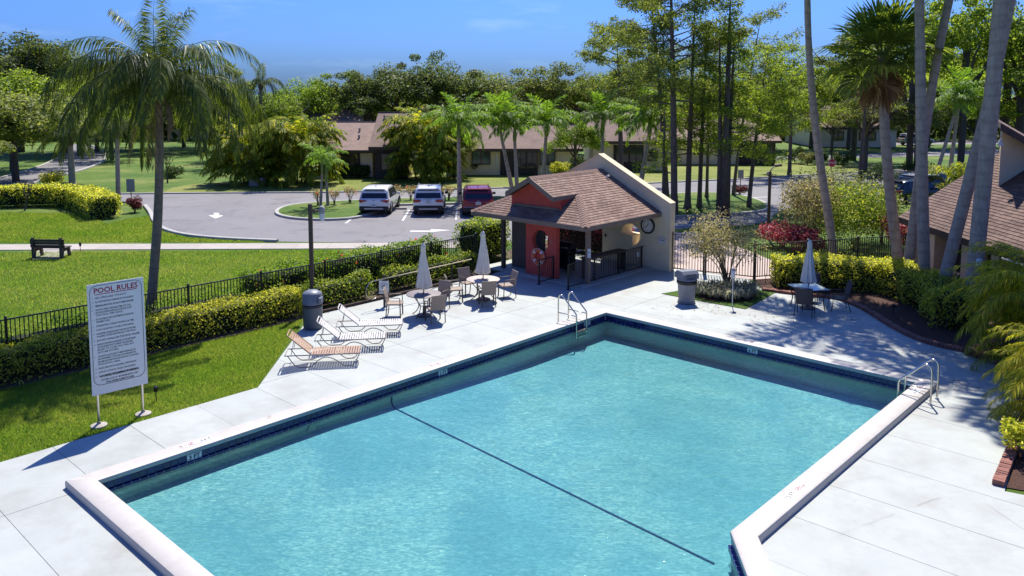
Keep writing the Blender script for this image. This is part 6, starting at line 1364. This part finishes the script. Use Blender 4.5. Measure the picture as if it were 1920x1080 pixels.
conifer('pine with dark trunk behind the fan palm', gp(1612, 342), 10, .2, 5.2, 3.0, 28, 'needle', (.4, 0), 40, .24, 'pine', 'pines beyond the road')
# ------------------------------------------------------------------ shrubs and ground plants
p = gp(1372, 545); o = shrub('sparse pale leaved shrub with many bare stems in the planted island', (p.x, p.y + .5, 0), 1.75, 2.65, .085, 'leaf_pale', 5200, stems=22, low=.42, clumps=26)
P_, N_ = [], []
def tuft_field(poly_px, n_t, bl, L, m, parent_label, name='lily_turf'):
    poly = [at(*q).to_2d() for q in poly_px]; xs = [q.x for q in poly]; ys = [q.y for q in poly]; mb = []; fs = []; c = 0
    o = thing(name, parent_label, 'ground cover', v3(poly[0], 0)); vs = []
    while c < n_t:
        q = (RND.uniform(min(xs), max(xs)), RND.uniform(min(ys), max(ys)))
        if not inside(q, poly): continue
        c += 1
        for _ in range(bl):
            a = RND.uniform(0, 6.28); l_ = L * RND.uniform(.6, 1.15); d = Vector((math.cos(a), math.sin(a), 0)); s = Vector((-d.y, d.x, 0)) * .011; b0 = Vector((q[0] - poly[0].x, q[1] - poly[0].y, 0)) + d * .03; m1 = b0 + d * l_ * .35 + Vector((0, 0, l_ * .62)); e = b0 + d * l_ * .85 + Vector((0, 0, l_ * RND.uniform(.25, .5))); i = len(vs); vs += [b0 - s, b0 + s, m1 + s, m1 - s, e]; fs += [(i, i + 1, i + 2, i + 3), (i + 3, i + 2, i + 4, i + 4)]
    F3 = [(f[0], f[1], f[2], f[3]) if f[2] != f[3] else f for f in fs]
    me = bpy.data.meshes.new('blades'); me.from_pydata([tuple(v) for v in vs], [], [f if f[2] != f[3] else f[:3] for f in F3]); me.materials.append(MATS[m]); f_ = obj('blades', me, o); f_['kind'] = 'stuff'
leafmat('blade_grey', [(0, (.07, .075, .045)), (.5, (.16, .16, .11)), (1, (.34, .33, .25))], .3)
tuft_field([(1306, 556), (1320, 545), (1360, 540), (1415, 548), (1412, 560), (1370, 567)], 62, 34, .62, 'blade_grey', 'arching variegated lily turf under the sparse pale shrub')
shrub('large pale flowering shrub behind the fence by the lamp post', (atd(1525, 440, 38).x, 38, 0), 1.9, 3.1, .13, 'leaf_pale', 5200, clumps=22, stems=8)
shrub('large yellow green shrub beside the slim palm trunk', (atd(1600, 440, 37).x, 37, 0), 2.0, 2.9, .13, 'leaf_hedge', 5200, clumps=22, stems=8); shrub('olive shrub behind the fan palm trunk', (atd(1655, 440, 38.5).x, 38.5, 0), 1.9, 2.7, .13, 'leaf_olive', 4600, clumps=20, stems=8)
shrub('pale shrub right of the fan palm near the parked cars', (atd(1580, 380, 45).x, 45, 0), 2.6, 2.8, .15, 'leaf_olive', 4800, clumps=20)
shrub('bright red leaved shrub around the flood lamp post', (atd(1470, 450, 37.4).x, 37.4, 0), 1.15, 1.15, .12, 'leaf_red', 2600, clumps=14); shrub('red leaved shrub left of the yellow green shrub', (atd(1512, 450, 36.3).x, 36.3, 0), .85, 1.0, .12, 'leaf_red', 2200, clumps=12); shrub('red leaved shrub beside the club house corner', (atd(1695, 450, 35.6).x, 35.6, 0), 1.0, 1.7, .12, 'leaf_red', 2400, clumps=12)
shrub('burgundy round bush on the grass corner of the lot', gp(252, 398), .55, .95, .11, 'leaf_burgundy', 1300); shrub('burgundy bush at the foot of the grey road sign', gp(1388, 366), .55, .7, .11, 'leaf_burgundy', 1100)
for px, py, lab in ((627, 385, 'near the young palms'), (656, 383, 'on the parking island behind the kerb curve'), (744, 378, 'left of the middle white car'), (770, 377, 'touching the middle white car'), (842, 377, 'left of the dusty feathery palm'), (596, 388, 'at the tip of the parking island')): shrub(f'thin pink rose shrub {lab}', gp(px, py) + Vector((0, 0, .11)), .5, 1.0, .09, 'leaf_pale', 420, 'rose_shrub', stems=8, low=.35, clumps=8, cat='shrub', flowers=('petal_red', 14))
hedge('dark clipped hedge under the end house window', [at(625, 332).to_2d(), at(692, 333).to_2d()], 1.0, .95, .14, 'leaf_dark', 220)
for px, py, r_, h_, m_, lab in ((896, 327, .7, 1.1, 'leaf_dark', 'dark round shrub below the green framed window'), (848, 328, .6, 1.1, 'leaf_dark', 'dark shrub at the left end of the long house'), (1050, 331, 1.2, 1.3, 'leaf_gold', 'bright leafy shrub behind the pavilion gable peak'), (1085, 335, 1.0, 2.0, 'leaf_dark', 'dark fine leaved shrub behind the pavilion end wall'), (1492, 306, 1.2, 1.6, 'leaf_dark', 'dark round shrub on the far lawn'), (1514, 308, .9, 1.1, 'leaf_olive', 'smaller olive shrub beside the dark far shrub'), (1538, 308, .8, 1.2, 'leaf_dark', 'dark shrub left of the stop sign'), (1580, 312, 1.0, 1.4, 'leaf_dark', 'dark shrub right of the stop sign'), (105, 345, 1.2, 1.0, 'leaf_gold', 'yellow shrub at the foot of the drooping palm'), (328, 333, 1.1, 1.0, 'leaf_dark', 'dark shrub on the slope behind the bare tree'), (334, 260, 2.2, 2.4, 'leaf_dark', 'clipped shrub far up the slope'), (1640, 345, 2.0, 1.5, 'leaf_dark', 'dark hedge like shrub before the parked cars'), (1720, 328, 2.2, 1.2, 'leaf_dark', 'dark low shrub behind the parked cars'), (1815, 540, .6, .5, 'leaf_dark', 'low dark plant at the club house plinth')): shrub(lab, gp(px, py), r_, h_, .15 if py < 400 else .08, m_, 1700)
# ------------------------------------------------------------------ lawn blades
leafmat('grass_blade', [(0, (.062, .13, .015)), (.5, (.105, .18, .024)), (.9, (.17, .23, .038)), (1, (.30, .29, .09))], .5, rnd=0, big=(.45, (1.4, 1.12, 1.6)))
def blades(poly, n, h, w, label):
    xs = [p[0] for p in poly]; ys = [p[1] for p in poly]; P_ = np.stack([NP.uniform(min(xs), max(xs), n * 3), NP.uniform(min(ys), max(ys), n * 3)], 1); P_ = P_[inside_np(P_, poly)][:n]; n = len(P_)
    a = NP.uniform(0, 6.28, n); hh = h * NP.uniform(.5, 1.2, n); s = np.stack([np.cos(a), np.sin(a)], 1) * w; t = NP.normal(size=(n, 2)) * hh[:, None] * .45
    z = np.full((n, 1), -.03); b0 = np.concatenate([P_ - s, z], 1); b1 = np.concatenate([P_ + s, z], 1); tp = np.concatenate([P_ + t, -.03 + hh[:, None]], 1)
    o = obj('grass', np_mesh('grass', np.stack([b0, b1, tp], 1).reshape(-1, 3), np.arange(3 * n).reshape(n, 3), 'grass_blade')); tag(o, label, 'grass', kind='stuff')
blades([W(-18, -2.47), W(-10.92, -2.47), W(-6.75, -6.85), W(-18, -6.85)], 150000, .075, .006, 'short bright lawn grass between the deck and the golden hedge')
blades([W(-20, -8.4), W(-3, -8.6), at(640, 468).to_2d(), at(-20, 473).to_2d(), Vector((-24, 30))], 190000, .085, .009, 'bright lawn grass between the black fence and the path')
blades([at(*p).to_2d() for p in [(-30, 454), (500, 453), (420, 450), (350, 445), (306, 434), (284, 404), (240, 410), (200, 420), (160, 400), (0, 398), (-30, 400)]], 90000, .09, .014, 'sunlit lawn grass between the path and the curving hedge')
blades(island, 9000, .06, .005, 'thin grass rim of the planted island')

# fallen leaves on the deck
n = 240; c_ = [at(1420, 592), at(1300, 580), at(1600, 600), at(1700, 660), at(1800, 720)]; k = NP.integers(0, 5, n); P_ = np.array([tuple(c_[i]) for i in k]) + np.stack([NP.normal(size=n) * .9, NP.normal(size=n) * .45, np.full(n, .006)], 1)
P_ = P_[inside_np(P_[:, :2], [p.to_2d() for p in deck_poly])]; P_ = P_[~inside_np(P_[:, :2], [p.to_2d() for p in pout])]
fo = leaf_obj('fallen_leaves', P_, np.tile(np.array([0, 0, 1.]), (len(P_), 1)), .07, .04, 'frond_dead', None, 'stuff', jit=.12); tag(fo, 'scattered dry fallen leaves on the pale deck', 'leaves')
# ------------------------------------------------------------------ cars
mat('tyre', (.012, .012, .012), .8); mat('rim_alloy', (.35, .35, .36), .3, .1, 5, metal=1); mat('car_glass', (.012, .014, .016), .05, .2, 2, spec=.8); mat('car_trim', (.02, .02, .022), .5)
mat('tail_red', (.30, .008, .014), .15, .2, 8, spec=.6); mat('car_silver', (.40, .41, .42), .3, .05, 3, metal=.5); mat('plate', (.62, .63, .62), .5)
mat('paint_car_white', (.76, .75, .72), .25, .02, 3, coat=.6); mat('paint_car_red', (.22, .014, .024), .25, .06, 3, coat=.6, metal=.2); mat('paint_car_black', (.01, .01, .012), .2, .1, 3, coat=.6); mat('paint_car_grey', (.35, .36, .37), .25, .05, 3, coat=.6)
def car(label, p, rz, paint, style='suv', L=4.3, Wd=1.80, H=1.62):
    # x: rear (0) to front (L); built around the centre line, wheels on z=0
    o = thing('parked_car', label, 'car', p, rz, 'cars parked in front of the houses'); hw = Wd / 2
    belt = H * .60; sec = lambda x, zb, zt, w, wt: [Vector((x, -w * .90, zb)), Vector((x, -w * .99, zb + (zt - zb) * .30)), Vector((x, -w, zb + (zt - zb) * .62)), Vector((x, -wt, zt - .03)), Vector((x, -wt + .05, zt)), Vector((x, wt - .05, zt)), Vector((x, wt, zt - .03)), Vector((x, w, zb + (zt - zb) * .62)), Vector((x, w * .99, zb + (zt - zb) * .30)), Vector((x, w * .90, zb))]
    st = [(0, .50, belt - .10, hw * .90, hw * .84), (.04, .34, belt - .03, hw * .96, hw * .90), (.22, .30, belt + .01, hw, hw * .95), (.9, .26, belt + .02, hw, hw * .96), (2.0, .25, belt, hw, hw * .96), (2.9, .26, belt - .02, hw, hw * .95), (3.5, .28, belt - .08, hw * .98, hw * .92), (4.0, .30, belt - .16, hw * .93, hw * .86), (L - .06, .36, belt - .26, hw * .82, hw * .76), (L, .45, belt - .34, hw * .74, hw * .68)]
    MB().loft([sec(*s) for s in st]).build('body', paint, o, 35)
    rf = [(.10, belt - .04, .94), (.30, H * .86, .86), (.46, H * .965, .80), (.9, H * .995, .77), (1.7, H, .77), (2.35, H * .965, .78), (3.05, belt + .02, .92)]
    rings = []
    for x, z, k in rf:
        w = hw * k; wb = hw * .95; zb = belt - .06
        rings.append([Vector((x, -wb, zb)), Vector((x, -(w + wb) / 2 - .01, (zb + z) / 2)), Vector((x, -w, z - .05)), Vector((x, -w + .10, z)), Vector((x, w - .10, z)), Vector((x, w, z - .05)), Vector((x, (w + wb) / 2 + .01, (zb + z) / 2)), Vector((x, wb, zb))])
    MB().loft(rings).build('cabin', paint, o, 35)
    # glazing set just proud of the cabin
    def pane(pts, name='window'): MB().add(pts + [Vector(q) + (Vector((.9, 0, H * .6)) - Vector(q)).normalized() * .02 for q in pts], [(0, 1, 2, 3), (7, 6, 5, 4), (0, 4, 5, 1), (1, 5, 6, 2), (2, 6, 7, 3), (3, 7, 4, 0)]).build(name, 'car_glass', o)
    a0, a1 = .135, .36; zA, zB = belt + .03, H * .895
    pane([Vector((a0 - .015, -hw * .84, zA)), Vector((a0 - .015, hw * .84, zA)), Vector((a1 - .03, hw * .74, zB)), Vector((a1 - .03, -hw * .74, zB))], 'rear_window')
    pane([Vector((3.00, hw * .80, belt + .08)), Vector((3.00, -hw * .80, belt + .08)), Vector((2.42, -hw * .70, H * .93)), Vector((2.42, hw * .70, H * .93))], 'windscreen')
    for s in (-1, 1):
        y0_, y1_ = hw * .958 * s, hw * .835 * s
        for xa, xb, xc, xd in ((.62, 1.22, 1.22, .72), (1.28, 2.02, 1.98, 1.28), (2.08, 2.78, 2.36, 2.06)):
            q = [Vector((xa, y0_, belt + .03)), Vector((xb, y0_, belt + .03)), Vector((xc, y1_, H * .92)), Vector((xd, y1_, H * .92))]; pane(q if s < 0 else q[::-1], 'side_window')
        MB().bevbox((2.62, s * (hw + .10), belt + .06), (.12, .20, .15), .03).build('mirror', paint if paint == 'paint_car_white' and style != 'rail' else 'car_trim', o)
        for x in (.78, 3.42):
            Mx = Matrix(((1, 0, 0), (0, 0, s), (0, 1, 0))); MB().lathe([(.20, -.21), (.33, -.20), (.345, -.16), (.345, -.02), (.32, .0), (.21, .0)], (x, s * hw * .985, .345), 22, Mx).build('wheel_tyre', 'tyre', o, 30)
            rm = MB().lathe([(.20, -.02), (.205, .006), (.05, -.02), (.02, .0)], (x, s * hw * .985, .345), 18, Mx)
            for k in range(5): a = 2 * math.pi * k / 5; rm.box(Vector((x + .11 * math.cos(a), s * (hw * .985 + .003), .345 + .11 * math.sin(a))), (.20, .02, .045), (0, -a, 0))
            rm.build('wheel_rim', 'rim_alloy', o, 30); MB().torus((x, s * hw * .985, .36), .40, .035, 20, 6, Matrix(((1, 0, 0), (0, 0, 1), (0, 1, 0))), R(-5), R(185)).build('wheel_arch', 'car_trim', o, 1)
        zt = belt - .10
        if style == 'suv':
            MB().loft([[Vector((.02 + .0 * k, s * hw * y, zt + dz)) for y, dz in ((.90, .07), (.46, .03), (.46, -.02), (.66, -.05), (.88, -.13))] for k in (0, 1)][:1] + [[Vector((-.035, s * hw * y, zt + dz)) for y, dz in ((.90, .07), (.46, .03), (.46, -.02), (.66, -.05), (.88, -.13))]]).build('tail_light', 'tail_red', o)
            MB().bevbox((.10, s * hw * .93, zt - .0), (.26, .05, .13), .02).build('tail_light', 'tail_red', o)
        elif style == 'rail':
            MB().loft([[Vector((x, s * hw * y, zt + dz)) for y, dz in ((.94, .08), (.50, .06), (.46, -.03), (.60, -.09), (.92, -.09))] for x in (.02, -.03)]).build('tail_light', 'tail_red', o); MB().bevbox((.10, s * hw * .94, zt), (.24, .05, .15), .02).build('tail_light', 'tail_red', o)
        else:
            MB().loft([[Vector((x, s * hw * y, zt + dz)) for y, dz in ((.95, .10), (.62, .02), (.62, -.05), (.95, -.06))] for x in (.02, -.03)]).build('tail_light', 'tail_red', o)
        if style in ('rail', 'red'): MB().tube([(.55, s * hw * .70, H + .0), (.65, s * hw * .70, H + .05), (2.0, s * hw * .70, H + .05), (2.15, s * hw * .70, H + .0)], .02, 6).build('roof_rail', 'car_silver' if style == 'rail' else 'car_trim', o, 1)
    lo = .62 if style == 'rail' else .56
    MB().bevbox((.06, 0, (lo + .27) / 2), (.22, Wd * .95, lo - .27), .05).build('bumper', 'car_trim', o)
    MB().bevbox((-.035, 0, .42 if style != 'red' else .56), (.05, Wd * (.62 if style != 'red' else .9), .09 if style != 'red' else .035), .015).build('bumper_trim', 'car_silver', o)
    pzz = (.56, .86, .80)[('suv', 'rail', 'red').index(style)] if style in ('suv', 'rail', 'red') else .7
    pzz = {'suv': .62, 'rail': .82, 'red': .78}.get(style, .7); pq_ = MB().bevbox((-.055 if style == 'suv' else -.012, 0, pzz), (.02, .31, .155), .004).build('number_plate', 'plate', o); MB().box((-.066 if style == 'suv' else -.023, 0, pzz), (.002, .22, .05)).build('plate_mark', 'grey_ink', pq_)
    MB().bevbox((-.01, 0, belt - .09), (.03, .12, .07), .02).build('badge', 'car_silver', o); MB().bevbox((.36, 0, H * .955), (.30, Wd * .66, .03), .012, (0, R(-6), 0)).build('spoiler', paint, o); MB().lathe([(.03, 0), (.008, .10)], (.75, 0, H), 8).build('antenna_fin', 'car_trim', o)
    if style == 'rail': MB().box((.0, 0, belt - .02), (.02, .5, .03)).build('hatch_handle', 'car_silver', o)
    return o
def carpos(px, py): q = at(px, py); return Vector((q.x, q.y, -.022))
car('white sport utility car with sloping tail beside the grass island', carpos(701, 404), R(88), 'paint_car_white', 'suv'); car('white compact car with roof rails parked in the middle', carpos(803, 404.5), R(93), 'paint_car_white', 'rail', 4.1, 1.77, 1.66); car('dark red car parked nearest the pavilion', carpos(897, 406), R(94), 'paint_car_red', 'red', 4.4, 1.85, 1.66)
car('dark car with silver roof edge half hidden behind the fan palm', carpos(1695, 366), R(20), 'paint_car_grey', 'suv', 4.5, 1.85, 1.5); car('black car parked behind the tall palm trunks', carpos(1668, 378), R(15), 'paint_car_black', 'suv', 4.5, 1.85, 1.45); car('silver car far off on the upper road', carpos(1688, 272), R(3), 'paint_car_grey', 'suv')
for px, lab in ((600 + 125, 'in front of the white sport utility car'), (803, 'in front of the car with roof rails'), (897, 'in front of the dark red car')):
    q = at(px + 10, 392); o = thing('wheel_stop', f'low concrete wheel stop {lab}', 'wheel stop', (q.x, q.y, -.02)); MB().loft([[Vector((x, y, z)) for y, z in ((-.08, 0), (.08, 0), (.055, .11), (-.055, .11))] for x in (-.9, .9)]).build('block', 'kerb', o)
